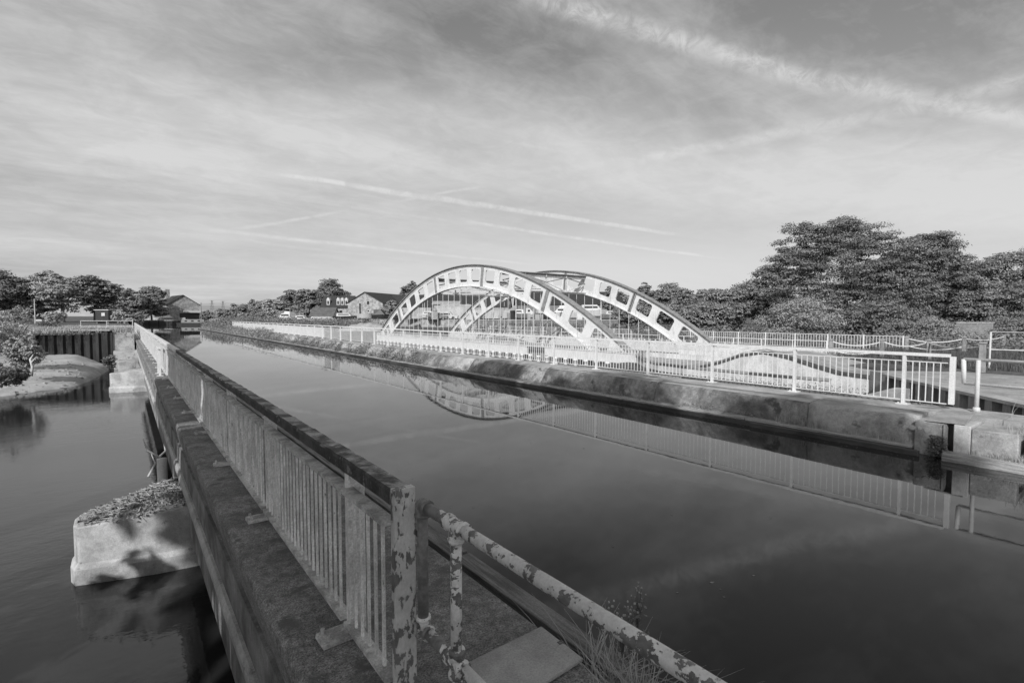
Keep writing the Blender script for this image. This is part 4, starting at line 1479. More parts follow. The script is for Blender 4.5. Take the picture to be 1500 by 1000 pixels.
# ================================================================== BUILDINGS
def house(name, label, u, D, z0, L, Wd, eave, ridge, wall, roof, rz, win=(), over=.35, cat='building', shift=(0, 0)):
    """long axis local x; gables at x = +-L/2. win: (x_or_y, z, w, h, side) side in 'front','gable'"""
    p = at_dist(u, 463, D)
    t = thing(name, label, cat, (p.x + shift[0], p.y + shift[1], z0), rz)
    h1, h2, a, b = eave - z0, ridge - z0, L / 2, Wd / 2
    mb = MB()
    mb.poly([(-a, -b, 0), (a, -b, 0), (a, b, 0), (-a, b, 0), (-a, -b, h1), (a, -b, h1), (a, b, h1), (-a, b, h1), (-a, 0, h2), (a, 0, h2)],
            [(0, 1, 5, 4), (2, 3, 7, 6), (3, 0, 4, 8, 7), (1, 2, 6, 9, 5)])
    mb.build('wall', wall, t)
    k = (h2 - h1) / b
    for s_ in (-1, 1):
        mb = MB()
        y0, zz = s_ * (b + over), h1 - over * k
        P = [(-a - over, 0, h2 + .03), (a + over, 0, h2 + .03), (a + over, y0, zz + .03), (-a - over, y0, zz + .03)]
        mb.poly(P + [(x, y, z + .16) for x, y, z in P], [(0, 1, 2, 3), (7, 6, 5, 4), (0, 4, 5, 1), (1, 5, 6, 2), (2, 6, 7, 3), (3, 7, 4, 0)])
        mb.build('roof', roof, t)
    for (q, z, w_, h_, side) in win:
        if side == 'front':
            f_ = MB().box(q - w_ / 2 - .08, q + w_ / 2 + .08, -b - .05, -b - .001, z - .08, z + h_ + .08).build('window', 'cream', t)
            MB().box(q - w_ / 2, q + w_ / 2, -b - .06, -b - .051, z, z + h_).build('pane', 'glass', f_)
        elif side == 'door':
            MB().box(-a - .03, -a - .001, q - w_ / 2, q + w_ / 2, z, z + h_).build('door', 'hull_dark', t)
        else:
            f_ = MB().box(-a - .05, -a - .001, q - w_ / 2 - .08, q + w_ / 2 + .08, z - .08, z + h_ + .08).build('window', 'cream', t)
            MB().box(-a - .06, -a - .051, q - w_ / 2, q + w_ / 2, z, z + h_).build('pane', 'glass', f_)
    return t


FRONT = -YAW
GAB = -YAW + R_(90)
hs = house('stone_house', 'stone house with dark roof, its gable facing the water at the canal end', 268, 176, 1.2, 14, 9.6, 6.4, 9.6,
           'stone', 'slate', R_(99), [], shift=(-1.2, 3))
MB().box(-7.9, -7.03, -4.9, .1, 2.6, 3.3).build('canopy', 'cream', hs)
MB().box(-7.06, -7.03, -4.6, 1.2, 0.1, 2.5).build('doorway', 'hull_dark', hs)
MB().box(-5, -4, 3.3, 4.5, 7.4, 10.4).build('chimney', 'stone', hs)
MB().poly([], [])
mb = MB()
mb.poly([(-6.9, 4.82, 0), (-6.9, 8.4, 0), (2, 8.4, 0), (2, 4.82, 0), (-6.9, 4.82, 3.8), (-6.9, 8.4, 2.4), (2, 8.4, 2.4), (2, 4.82, 3.8)],
        [(0, 1, 5, 4), (1, 2, 6, 5), (2, 3, 7, 6), (4, 5, 6, 7)])
mb.build('lean_to', 'stone', hs)

wh = house('warehouse', 'old stone warehouse with dark roof and small window in its gable, left of the arches', 535, 143, .6, 30, 11.0, 6.3, 9.2,
           'stone', 'slate', GAB - R_(16), [(-1.0, 5.2, .8, 1.0, 'gable'), (-1.0, 3.2, .5, .5, 'gable'), (-3.3, 1.0, 1.6, 1.7, 'door'), (3.2, 1.2, .6, .7, 'door'), (.9, 1.1, .6, .7, 'door'), (1.6, 1.0, .5, 4.6, 'door')], shift=(15 * math.sin(YAW + R_(16)), 15 * math.cos(YAW + R_(16))))
wg = house('warehouse_wing', 'cream-walled wing with a row of white dormers on its dark roof beside the warehouse', 498, 158, .6, 8.8, 8, 5.4, 8.7,
           'stone', 'slate', FRONT + R_(6), [(-2.8, 2.6, .9, 1.2, 'front'), (-1.0, 2.6, .9, 1.2, 'front'), (1.2, 2.6, .9, 1.2, 'front'), (-1.0, .6, .9, 1.4, 'front'), (3.3, .6, .9, 1.4, 'front')])
for x in (-2.6, .3, 1.5, 2.7):
    dm = MB().box(x - .45, x + .45, -3.5, -1.2, 5.2, 6.9)
    dm.poly([(x - .55, -3.6, 6.9), (x + .55, -3.6, 6.9), (x, -3.6, 7.7), (x - .55, -1, 6.9), (x + .55, -1, 6.9), (x, -1, 7.7)], [(0, 1, 2), (5, 4, 3), (0, 2, 5, 3), (1, 4, 5, 2)])
    dm = dm.build('dormer', 'cream', wg)
    MB().box(x - .28, x + .28, -3.52, -3.505, 5.6, 6.6).build('pane', 'glass', dm)
house('low_cottage', 'low single storey cottage with pale doors at the left end of the warehouse', 476, 152, .6, 6.5, 6, 2.6, 5.0, 'cream', 'slate_mid', FRONT,
      [(-2, .8, .8, 1.2, 'front'), (0, .8, .8, 1.2, 'front'), (1.8, .8, .8, 1.2, 'front')])
house('long_shed', 'long dark-roofed shed stretching behind the near arch', 640, 155, 1.6, 44, 14, 5.4, 8.9, 'stone', 'slate', FRONT - R_(4))
house('boat_shed', 'dark-roofed boat shed seen through the right part of the arches', 830, 132, 1.9, 26, 12, 5.6, 8.7, 'hull_mid', 'slate', FRONT + R_(3))
sh = house('white_roof_shed', 'small shed with a shallow pale roof behind the tarpaulins in the boatyard', 655, 118, 1.9, 5.6, 4, 5.3, 5.9, 'stone', 'path', FRONT)
p = at_dist(1040, 436, 92)
t = thing('flat_roof_building', 'small pale flat-roofed building showing above the trees right of the arches', 'building', (p.x, p.y, .2), FRONT)
MB().box(-1.6, 1.6, -1.5, 1.5, 0, 6.1).build('wall', 'path', t)
MB().box(-1.8, 1.8, -1.7, 1.7, 6.1, 6.35).build('roof', 'cream', t)

# site hut and things at the end of the left bank
p = at_dist(156, 470, 92)
t = thing('site_hut', 'small dark site hut with one pale window on the left bank', 'hut', (p.x, p.y, 1.35), FRONT)
MB().box(-1.15, 1.15, -1, 1, .25, 2.3).build('wall', 'hull_dark', t)
MB().box(-1.3, 1.3, -1.15, 1.15, 2.302, 2.42).build('roof', 'cream', t)
f_ = MB().box(-.05, .55, -1.04, -1.001, 1.3, 1.85).build('window', 'cream', t)
MB().box(-1.1, -.9, -.9, .9, 0, .248).box(.9, 1.1, -.9, .9, 0, .248).build('skid', 'timber', t)
t = thing('low_white_fence', 'low white panel fence along the far quay below the stone house', 'fence', tuple(at_dist(217, 463, 165).xy) + (1.2,), FRONT)
pn = MB().box(-.98, .98, -.03, .03, .15, .95).mesh('panel', 'path')
pp = MB().box(-.07, .07, -.07, .07, 0, 1.1).mesh('post', 'cream')
for k in range(-6, 6):
    inst(pn, 'panel', t, (k * 2 + 1, 0, 0))
    inst(pp, 'post', t, (k * 2, 0, 0))
t = thing('dark_quay_wall', 'dark quay wall closing the canal in front of the stone house', 'wall', (0, 0, 0))
a_, b_ = at_dist(178, 463, 160), at_dist(262, 463, 157)
for k in range(12):
    q0, q1 = a_.lerp(b_, k / 12), a_.lerp(b_, (k + 1) / 12)
    MB().beam((q0.x, q0.y, .55), (q1.x, q1.y, .55), .8 + .25 * (k % 2), 1.3).build('pile_panel', 'hull_dark', t)
MB().beam((a_.x, a_.y, 1.32), (b_.x, b_.y, 1.32), 1.2, .2).build('capping', 'path', t)
# land behind that quay
a2, b2 = a_, b_
dF = Vector((_s, _c, 0))
pts = [a_.xy - Vector((30, 0)), a_.xy, b_.xy, b_.xy + dF.xy * 50, a_.xy + dF.xy * 50]
sheet('ground', [(q.x, q.y + .5) for q in pts], 1.25, 'path')

p = at_dist(51.5, 468, 85)
t = thing('white_pole', 'tall thin white pole on the left bank in front of the feathery tree', 'pole', (p.x, p.y, 1.3))
MB().tube([(0, 0, 0), (0, 0, 4.2)], [.07, .05], 8).build('shaft', 'cream', t)
MB().tube([(0, 0, 0), (0, 0, .3)], .14, 8).build('base', 'path', t)
p = at_dist(58, 468, 88)
t = thing('white_cabinet', 'low white cabinet on the left bank right beside the white pole', 'cabinet', (p.x, p.y, 1.3), FRONT)
MB().box(-.6, .6, -.3, .3, 0, .75).build('body', 'cream', t)
MB().box(-.45, .45, -.31, -.301, .12, .5).build('door', 'hull_mid', t)
# left bank path and guard rail
a_, b_ = on_z(-40, 477, 1.37), on_z(45, 476, 1.37)
tag(MB().prism([(a_.x, a_.y), (a_.x, a_.y + 5), (b_.x, b_.y + 5), (b_.x, b_.y)], 1.352, 1.364).build('path', 'path'), kind='structure')
t = thing('bank_railing', 'thin white two-bar railing on top of the far left bank where the parapet ends', 'railing', (0, 0, 0))
a_, b_ = Vector((0.55, 53.6, 0)), Vector((-2.9, 55.6, 0))
for z in (2.22, 1.75):
    MB().tube([(a_.x, a_.y, z), (b_.x, b_.y, z)], .022, 6).build('rail', 'old_white', t)
for k in range(3):
    q0 = a_.lerp(b_, k / 2)
    MB().tube([(q0.x, q0.y, 1.3), (q0.x, q0.y, 2.22)], .025, 6).build('upright', 'old_white', t)

# pylons and poles on the skyline
for (px, top, lab) in ((311, 440, 'left of the two faint lattice pylons on the horizon'), (327, 441, 'right of the two faint lattice pylons on the horizon')):
    p = at_dist(px, 463, 620)
    h_ = 2.0 + (463 - top) * 620 / 750
    t = thing('pylon', lab, 'pylon', (p.x, p.y, .6), FRONT, 'pylons on the horizon')
    mb = MB()
    for sx in (-1, 1):
        for sy in (-1, 1):
            mb.beam((sx * 2.2, sy * 2.2, 0), (sx * .4, sy * .4, h_), .22, .22)
    for k in range(5):
        z0_, z1_ = h_ * k / 5, h_ * (k + 1) / 5
        w0_, w1_ = 2.2 - 1.8 * k / 5, 2.2 - 1.8 * (k + 1) / 5
        mb.beam((-w0_, -w0_, z0_), (w1_, -w1_, z1_), .14, .14).beam((w0_, -w0_, z0_), (-w1_, -w1_, z1_), .14, .14)
    mb.build('lattice', 'hull_mid', t)
    for z_, w_ in ((h_ * .98, 2.6), (h_ * .82, 3.6), (h_ * .66, 2.8)):
        MB().beam((-w_, 0, z_), (w_, 0, z_), .2, .3).build('cross_arm', 'hull_mid', t)
p = at_dist(295, 463, 240)
t = thing('mast', 'thin dark mast just right of the stone house', 'mast', (p.x, p.y, .4))
MB().tube([(0, 0, 0), (0, 0, 8.6)], [.2, .12], 6).build('shaft', 'hull_mid', t)
MB().box(-.5, .5, -.08, .08, 8.0, 8.15).build('cross_bar', 'hull_mid', t)

# ================================================================== BOATS AND BOATYARD
def boat(label, u, D, z0, L, B_, H_, cab, rz, hull='hull_white', cabm='cream', name='boat', cat='boat', group=None, glass=True, flybridge=False, stands=True):
    p = at_dist(u, 463, D)
    t = thing(name, label, cat, (p.x, p.y, z0), rz, group)
    P, n = [], 10
    for k in range(n + 1):
        q = k / n
        x = -L / 2 + L * q
        w_ = B_ / 2 * (1 - max(0, (q - .55) / .45) ** 2.2 * .97)
        sh_ = H_ * (1 + .28 * max(0, q - .3) ** 1.5)
        P += [(x, -w_, sh_), (x - .0, -w_ * .82, H_ * .25), (x, 0, 0 + .25 * H_ * max(0, q - .8) * 4), (x, w_ * .82, H_ * .25), (x, w_, sh_)]
    F = []
    for k in range(n):
        for m_ in range(4):
            F.append((k * 5 + m_, k * 5 + m_ + 1, (k + 1) * 5 + m_ + 1, (k + 1) * 5 + m_))
        F.append((k * 5 + 4, k * 5, (k + 1) * 5, (k + 1) * 5 + 4))
    F += [(0, 1, 2, 3, 4)]
    mb = MB()
    mb.poly(P, F)
    mb.build('hull', hull, t)
    if cab:
        x0, x1, ch = cab
        mb = MB()
        a, b, w_ = -L / 2 + L * x0, -L / 2 + L * x1, B_ * .40
        mb.poly([(a, -w_, H_), (b, -w_ * .9, H_), (b, w_ * .9, H_), (a, w_, H_), (a + .1, -w_ * .9, H_ + ch), (b - ch * .9, -w_ * .8, H_ + ch), (b - ch * .9, w_ * .8, H_ + ch), (a + .1, w_ * .9, H_ + ch)],
                [(0, 1, 5, 4), (1, 2, 6, 5), (2, 3, 7, 6), (3, 0, 4, 7), (4, 5, 6, 7)])
        c_ = mb.build('cabin', cabm, t)
        if glass:
            for s_ in (-1, 1):
                MB().beam((a + .4, s_ * w_ * .965, H_ + ch * .55), (b - ch * .8, s_ * w_ * .87, H_ + ch * .55), .03, ch * .34).build('window', 'glass', c_)
        if flybridge:
            MB().box(a + .3, (a + b) / 2 + .3, -w_ * .75, w_ * .75, H_ + ch + .003, H_ + ch + .45, .12).build('flybridge', cabm, t)
            MB().box(a + .2, (a + b) / 2, -w_ * .7, w_ * .7, H_ + ch + 1.0, H_ + ch + 1.08).box(a + .3, a + .36, -.7, -.64, H_ + ch + .4, H_ + ch + 1.0).box(a + .3, a + .36, .64, .7, H_ + ch + .4, H_ + ch + 1.0).build('canopy', 'hull_white', t)
    return t


def narrowboat(label, u, D, z0, L, rz, hull='hull_dark', cabm='hull_mid', group='narrowboats'):
    p = at_dist(u, 463, D)
    t = thing('narrowboat', label, 'narrowboat', (p.x, p.y, z0), rz, group)
    a = L / 2
    mb = MB()
    mb.poly([(-a, -.9, 0), (a - 1.6, -.95, 0), (a, 0, .15), (a - 1.6, .95, 0), (-a, .9, 0), (-a - .3, -.95, .75), (a - 1.5, -1.02, .75), (a + .2, 0, 1.05), (a - 1.5, 1.02, .75), (-a - .3, .95, .75)],
            [(0, 1, 6, 5), (1, 2, 7, 6), (2, 3, 8, 7), (3, 4, 9, 8), (4, 0, 5, 9), (5, 6, 7, 8, 9)])
    mb.build('hull', hull, t)
    mb = MB()
    mb.poly([(-a + 1.2, -.85, .75), (a - 2.6, -.85, .75), (a - 2.6, .85, .75), (-a + 1.2, .85, .75), (-a + 1.25, -.72, 1.75), (a - 2.7, -.72, 1.75), (a - 2.7, .72, 1.75), (-a + 1.25, .72, 1.75)],
            [(0, 1, 5, 4), (1, 2, 6, 5), (2, 3, 7, 6), (3, 0, 4, 7), (4, 5, 6, 7)])
    c_ = mb.build('cabin', cabm, t)
    k = -a + 2.2
    while k < a - 3.6:
        MB().box(k, k + .7, -.83, -.80, 1.05, 1.45).build('window', 'cream' if cabm == 'hull_dark' else 'glass', c_)
        k += 1.9
    MB().tube([(-a + 2.5, .2, 1.74), (-a + 2.5, .2, 2.2)], .07, 6).build('chimney', 'hull_dark', t)
    return t


narrowboat('long dark narrowboat moored against the quay right of the stone house', 288, 150, -.05, 10.5, FRONT, 'hull_dark', 'hull_mid')
narrowboat('second dark narrowboat with a pale roof line, beyond the long one', 318, 168, -.05, 7, FRONT, 'hull_dark', 'stone')
narrowboat('dark low boat lying at the tip of the right bank', 351, 150, .35, 8.5, FRONT, 'hull_dark', 'hull_dark')
yard = [at_dist(u, 463, D) for u, D in ((520, 112), (600, 100), (700, 92), (905, 92), (905, 165), (520, 175))]
sheet('boatyard_ground', [(q.x, q.y) for q in yard], 1.9, 'path')
t = thing('boatyard_wall', 'long retaining wall below the boatyard seen through the hangers of the arches', 'wall', (0, 0, 0))
for k in range(len(yard) - 3):
    a_, b_ = yard[k], yard[k + 1]
    n_ = int((b_ - a_).length / 3)
    for i in range(n_):
        q0, q1 = a_.lerp(b_, i / n_), a_.lerp(b_, (i + 1) / n_ - .002)
        MB().beam((q0.x, q0.y, 1.0), (q1.x, q1.y, 1.0), .7 + .1 * (i % 2), 1.7).build('wall_panel', 'hull_mid' if k == 2 else 'stone', t)
    MB().beam((a_.x, a_.y, 1.93), (b_.x, b_.y, 1.93), .9, .14).build('coping', 'path', t)

gB = 'boats in the boatyard'
boat('white motor cruiser with a raised flybridge, leftmost large white boat by the trees', 420, 122, 1.0, 5.2, 2.8, 1.3, (.12, .8, 1.0), FRONT + R_(160), flybridge=True, group=gB)
boat('white cabin boat with open rails just right of the flybridge cruiser', 443, 120, 1.0, 4.6, 2.2, 1.0, (.2, .75, .8), FRONT, cabm='hull_white', group=gB)
boat('long low white boat in front of the cottage', 476, 118, 1.3, 8.2, 2.2, .9, (.15, .7, .3), FRONT, group=gB)
boat('small pale boat left of the flybridge cruiser beside a dark bush', 398, 128, 1.0, 4.2, 2, .8, (.3, .7, .7), FRONT, cabm='hull_mid', group=gB)
boat('dark boat with a white cabin in front of the wing with dormers', 506, 116, 1.9, 5.2, 2, .7, (.15, .8, .7), FRONT, hull='hull_dark', cabm='hull_white', group=gB)
boat('bright white broad boat hull in front of the warehouse', 536, 108, 1.9, 2.9, 2.6, 1.2, None, FRONT, group=gB)
boat('dark covered boat right of the bright white hull', 557, 108, 1.9, 3.0, 2.6, 1.0, (.1, .9, 1.1), FRONT, hull='hull_dark', cabm='hull_dark', glass=False, group=gB)
boat('white cabin cruiser left of the grey tent covers', 628, 104, 2.1, 5.0, 2.2, .9, (.3, .75, .6), FRONT + R_(170), group=gB)
boat('white boat with dark windows between the tent covers and the right boats', 726, 108, 2.3, 4.2, 2.3, 1.0, (.15, .8, .9), FRONT, group=gB)
boat('small white boat with wheelhouse right of the dark gap', 782, 106, 2.2, 4.2, 2.2, .8, (.1, .55, 1.3), FRONT, group=gB)
boat('white motor boat with a pointed sun canopy behind the near arch', 820, 108, 2.3, 5.4, 2.6, 1.1, (.2, .7, 1.0), FRONT + R_(165), flybridge=True, group=gB)
boat('large pale boat with a long white deckhouse nearest the trees', 868, 104, 2.3, 5.8, 2.8, 1.5, (.1, .8, 1.1), FRONT, flybridge=False, group=gB)


def cover(label, u, D, z0, L, Wd, h, rz, top=.35):
    p = at_dist(u, 463, D)
    t = thing('boat_cover', label, 'boat cover', (p.x, p.y, z0), rz, 'tarpaulin boat covers')
    mb = MB()
    n_ = 8
    P, F = [], []
    for k in range(n_ + 1):
        x = -L / 2 + L * k / n_
        s_ = 1 - .12 * math.sin(k * 2.1) ** 2
        P += [(x, -Wd / 2, 0), (x, -Wd * top * s_, h * .8), (x, 0, h * (1 if k % 2 else .96)), (x, Wd * top * s_, h * .8), (x, Wd / 2, 0)]
    for k in range(n_):
        for m_ in range(4):
            F.append((k * 5 + m_, k * 5 + m_ + 1, (k + 1) * 5 + m_ + 1, (k + 1) * 5 + m_))
    F += [(0, 1, 2, 3, 4), tuple(n_ * 5 + q for q in (4, 3, 2, 1, 0))]
    mb.poly(P, F)
    mb.build('sheet', 'tarp', t)
    MB().box(-L / 2 + .1, L / 2 - .1, -Wd / 2 + .1, Wd / 2 - .1, -.25, -.003).build('pallet', 'hull_dark', t)


cover('tall grey tent-like boat cover, left of the two', 668, 103, 2.15, 6.2, 3.2, 2.9, FRONT, .30)
cover('rounded grey tarpaulin boat cover, right of the tent-like one', 712, 103, 2.15, 5.6, 3.4, 2.1, FRONT, .42)
cover('small pale grey cover beside the white cabin boat', 745, 104, 2.2, 2.6, 2.2, 1.9, FRONT, .45)
p = at_dist(617, 463, 106)
t = thing('container', 'grey metal container left of the tent covers', 'container', (p.x, p.y, 1.92), FRONT)
MB().box(-2.2, 2.2, -1.2, 1.2, .05, 2.4).build('body', 'tarp', t)
for k in range(12):
    MB().box(-2.1 + k * .36, -1.95 + k * .36, -1.25, -1.201, .15, 2.3).build('rib', 'tarp', t)
p = at_dist(770, 463, 103)
t = thing('wheelie_bins_skip', 'pale skip standing on the boatyard between two white boats', 'skip', (p.x, p.y, 1.92), FRONT)
MB().box(-.9, .9, -.6, .6, 0, 1.3, -.08).build('body', 'tarp', t)
t.name = 'skip'
CL = [(605, 'low white dinghy on a trailer under the left shoulder of the near arch', 3.4, 1.0, .6, None, 'hull_white', 'cream'),
      (583, 'small dark cabin boat by the bushy tree right of the warehouse', 3.2, 1.6, .8, (.2, .8, .8), 'hull_dark', 'hull_mid'),
      (650, 'white cabin boat half hidden behind the small white van', 4.0, 2.0, 1.2, (.2, .8, .9), 'hull_white', 'cream'),
      (758, 'grey boat with pale cabin just left of the skip', 4.0, 2.1, 1.1, (.2, .75, .8), 'hull_mid', 'cream'),
      (798, 'dark-hulled boat behind the joint of the near arch', 4.4, 2.2, 1.2, (.15, .7, .9), 'hull_dark', 'cream'),
      (842, 'white sloping-decked boat left of the large pale deckhouse boat', 4.0, 2.2, 1.4, (.3, .8, .8), 'hull_white', 'cream'),
      (895, 'low grey boat right of the large pale deckhouse boat', 3.6, 2.0, 1.0, (.2, .7, .6), 'hull_mid', 'cream')]
for k, (u_, lab, L_, B_, H_, cab_, hm_, cm_) in enumerate(CL):
    boat(lab, u_, 98 + 3 * (k % 3), 2.0, L_, B_, H_, cab_, FRONT + R_(180 * (k % 2) + 12 * (k % 3)), hm_, cm_, group=gB)
for k, (u_, hh_, D_) in enumerate(((448, 3.4, 120), (622, 5.2, 104), (676, 6.5, 112), (733, 5.0, 108), (762, 6.0, 110), (805, 7.0, 112), (856, 6.0, 106), (880, 5.0, 102))):
    p = at_dist(u_, 463, D_)
    t = thing('pole', '%s thin pole from the left in the boatyard' % ['first', 'second', 'third', 'fourth', 'fifth', 'sixth', 'seventh', 'eighth'][k], 'pole', (p.x, p.y, 1.9), 0, 'poles in the boatyard')
    MB().tube([(0, 0, 0), (0, 0, hh_)], [.06, .04], 6).build('shaft', 'cream' if k % 2 else 'hull_mid', t)
    MB().box(-.25, .25, -.04, .04, hh_ - .15, hh_ - .08).build('bracket', 'hull_mid', t)
for k, (u_, w_, h_, mt_) in enumerate(((596, 1.6, 1.1, 'hull_mid'), (636, 1.0, 1.5, 'path'), (688, 1.2, 1.2, 'cream'), (752, .8, 1.6, 'hull_dark'), (790, 1.2, 1.0, 'tarp'), (826, 1.4, 1.2, 'hull_mid'), (850, .9, 1.4, 'cream'))):
    p = at_dist(u_, 463, 94.5)
    t = thing('crate', '%s crate from the left, standing along the front edge of the boatyard' % ['first', 'second', 'third', 'fourth', 'fifth', 'sixth', 'seventh'][k], 'crate', (p.x, p.y, 2.0), FRONT + .2 * k, 'crates along the boatyard edge')
    MB().box(-w_ / 2, w_ / 2, -.5, .5, 0, h_).build('box', mt_, t, bevel=.03)
    MB().box(-w_ / 2 - .05, w_ / 2 + .05, -.55, .55, h_ + .002, h_ + .08).build('lid', 'hull_mid', t)
# cars parked by the yard
for k, (u_, D_, hm, lab) in enumerate(((655, 97, 'hull_white', 'small white van with a dark wheel below the tent covers'), (694, 96, 'hull_mid', 'grey car beside the small white van below the covers'),
                                       (640, 96, 'hull_mid', 'grey car left of the small white van below the boatyard covers'))):
    p = at_dist(u_, 463, D_)
    t = thing('parked_car', lab, 'car' if hm != 'hull_white' or k else 'van', (p.x, p.y, 1.94), FRONT, 'vehicles by the boatyard')
    mb = MB()
    hh = 1.0 if k else 1.5
    mb.poly([(x, y, z) for y in (-.85, .85) for x, z in ((-2.0, .25), (2.0, .25), (2.1, .75), (1.1, .9), (.5, .9 + hh * .45), (-1.3, .9 + hh * .45), (-1.9, .9))],
            [tuple(range(7)), tuple(range(13, 6, -1))] + [(i, 7 + i, 7 + (i + 1) % 7, (i + 1) % 7) for i in range(7)])
    mb.build('body', hm, t)
    for x in (-1.25, 1.25):
        for y in (-.87, .87):
            MB().tube([(x, y - .08, .32), (x, y + .08, .32)], .32, 12).build('wheel', 'hull_dark', t)
    MB().beam((-1.1, -.87, 1.08), (.6, -.87, 1.08), .02, .26).build('window', 'glass', t)
p = at_dist(575, 482, 72)
mb = MB()
P, F = [], []
for j in range(13):
    for i in range(25):
        x, y = (i / 24 - .5) * 9, (j / 12 - .5) * 4
        r2 = (x / 4.4) ** 2 + (y / 1.9) ** 2
        P.append((x, y, max(-.1, 1.15 * (1 - r2)) + .08 * math.sin(x * 5 + y * 3)))
for j in range(12):
    for i in range(24):
        a = j * 25 + i
        F.append((a, a + 1, a + 26, a + 25))
mb.poly(P, F)
o = mb.build('rubble_heap', 'path', smooth=True)
o.location = (p.x - 2.5, p.y + 3, .5)
o.rotation_euler = (0, 0, FRONT)
tag(o, 'low pale heap of rubble behind the fence just left of the near arch foot', 'rubble heap')

# ================================================================== TREES
_ord = ['first', 'second', 'third', 'fourth', 'fifth', 'sixth', 'seventh', 'eighth', 'ninth', 'tenth', 'eleventh', 'twelfth', 'thirteenth', 'fourteenth', 'fifteenth', 'sixteenth']
_mat = {'d': 'leaf_dark', 'm': 'leaf_mid', 'p': 'leaf_pale', 'b': 'leaf_bloom_and_sunlit'}


def ptree(label, u, top, wpx, D, zb=.5, mat='m', seed=1, n=300, per=40, flat=.5, bark='bark', name='tree', lf=1.0, base=.1, group=None, **k):
    p = at_dist(u, 463, D)
    h = EYE + (463 - top) * D / 750 - zb
    w_ = wpx * D / 750
    return tree(name, label, (p.x, p.y, zb), h, w_, _mat[mat], seed, leaf=max(.06, .0022 * D * lf), n_cl=n, per=per, flat=flat, bark=bark, base=base, group=group, **k)


gl = 'trees on the far left bank'
ptree('dark rounded tree at the left edge of the far bank', 2, 397, 100, 100, 1.3, 'd', 21, 420, 60, group=gl)
ptree('feathery tree with a pale leaning trunk behind the white pole', 92, 400, 84, 105, 1.3, 'p', 22, 300, 55, .3, 'bark_pale', base=.25, group=gl, droop=.3, trunk_r=.4)
ptree('dark upright tree right of the feathery tree', 139, 405, 60, 110, 1.3, 'd', 23, 260, 60, group=gl)
ptree('pale grey bushy tree between the left edge tree and the feathery tree', 52, 425, 50, 112, 1.3, 'p', 24, 240, 50, group=gl)
ptree('dark low tree behind the site hut', 158, 425, 40, 125, 1.3, 'd', 25, 200, 50, group=gl)
ptree('mid-grey rounded tree above the elder bush', 186, 421, 46, 150, 1.3, 'm', 26, 220, 55, group=gl)
ptree('mid-grey rounded tree immediately left of the stone house', 222, 421, 50, 160, 1.3, 'm', 27, 260, 55, group=gl)
ptree('dark spreading tree behind the left end of the low white fence', 196, 437, 40, 145, 1.3, 'd', 28, 200, 50, group=gl)
ptree('small leafy tree behind the chimney of the stone house', 246, 437, 22, 200, 1.3, 'm', 29, 100, 40, group=gl)
for k, (u, top, w_, D, mt, lab) in enumerate(((80, 456, 28, 82, 'b', 'pale blossoming shrub below the feathery tree'), (178, 450, 24, 88, 'b', 'pale flowering elder right of the site hut'),
                                              (20, 452, 30, 84, 'm', 'dark round shrub on the bank left of the white pole'), (36, 446, 26, 92, 'p', 'pale shrub behind the white pole'),
                                              (205, 459, 22, 130, 'm', 'low shrub right of the flowering elder'))):
    p = at_dist(u, 463, D)
    h = EYE + (463 - top) * D / 750 - 1.3
    bush('shrub', lab, (p.x, p.y, 1.3), w_ * D / 750, h, _mat[mt], 40 + k, leaf=.13, n=3000, group='shrubs on the far left bank')

gm = 'trees behind the boatyard'
ptree('big dark round tree left of the warehouse roof', 485, 410, 64, 165, .5, 'd', 31, 520, 60, .5, group=gm, lf=.8)
ptree('dark tree left of the big round one', 452, 423, 50, 170, .5, 'm', 32, 260, 50, group=gm)
ptree('dark tree with an uneven top, third left of the warehouse', 428, 425, 44, 180, .5, 'd', 33, 240, 50, group=gm)
ptree('pale thin-leaved tree above the flybridge cruiser', 404, 438, 40, 160, .5, 'p', 34, 200, 50, group=gm)
ptree('low tree above the small pale boat', 384, 441, 40, 190, .5, 'm', 35, 200, 50, group=gm)
ptree('small dark bushy tree in front of the right end of the warehouse', 574, 441, 40, 112, .6, 'm', 36, 220, 45, group=gm)
ptree('tree rising behind the left shoulder of the near arch', 602, 412, 36, 175, .6, 'd', 37, 260, 50, group=gm)
ptree('dark conifer-like tree seen through an opening of the far arch', 893, 418, 26, 120, .6, 'd', 38, 160, 45, group=gm)
for k in range(16):
    u = 322 + k * 8.2
    top = [452, 450, 449, 444, 442, 440, 438, 440, 437, 439, 436, 438, 437, 440, 438, 441][k]
    ptree('%s small tree from the left in the dense line on the wooded rise' % _ord[k], u, top + 3 * (k % 3) + 1, 20 + 5 * (k % 3), 235 + 17 * (k % 4), .5, 'mdp'[k % 3], 50 + k, 110, 36,
          group='small trees on the wooded rise')
for k in range(6):
    ptree('%s distant tree from the left between the stone house and the wooded rise' % _ord[k], 296 + k * 8, 457 - (k % 2) * 2, 14, 330, .5, 'md'[k % 2], 70 + k, 60, 30, group='low trees on the horizon')
for k in range(13):
    u = 322 + k * 10
    ptree('%s waterside shrub from the left below the wooded rise' % _ord[k], u, 456 + (k % 3), 14, 150, .6, 'pmd'[k % 3], 90 + k, 60, 36, name='shrub', cat='shrub', group='waterside shrubs')

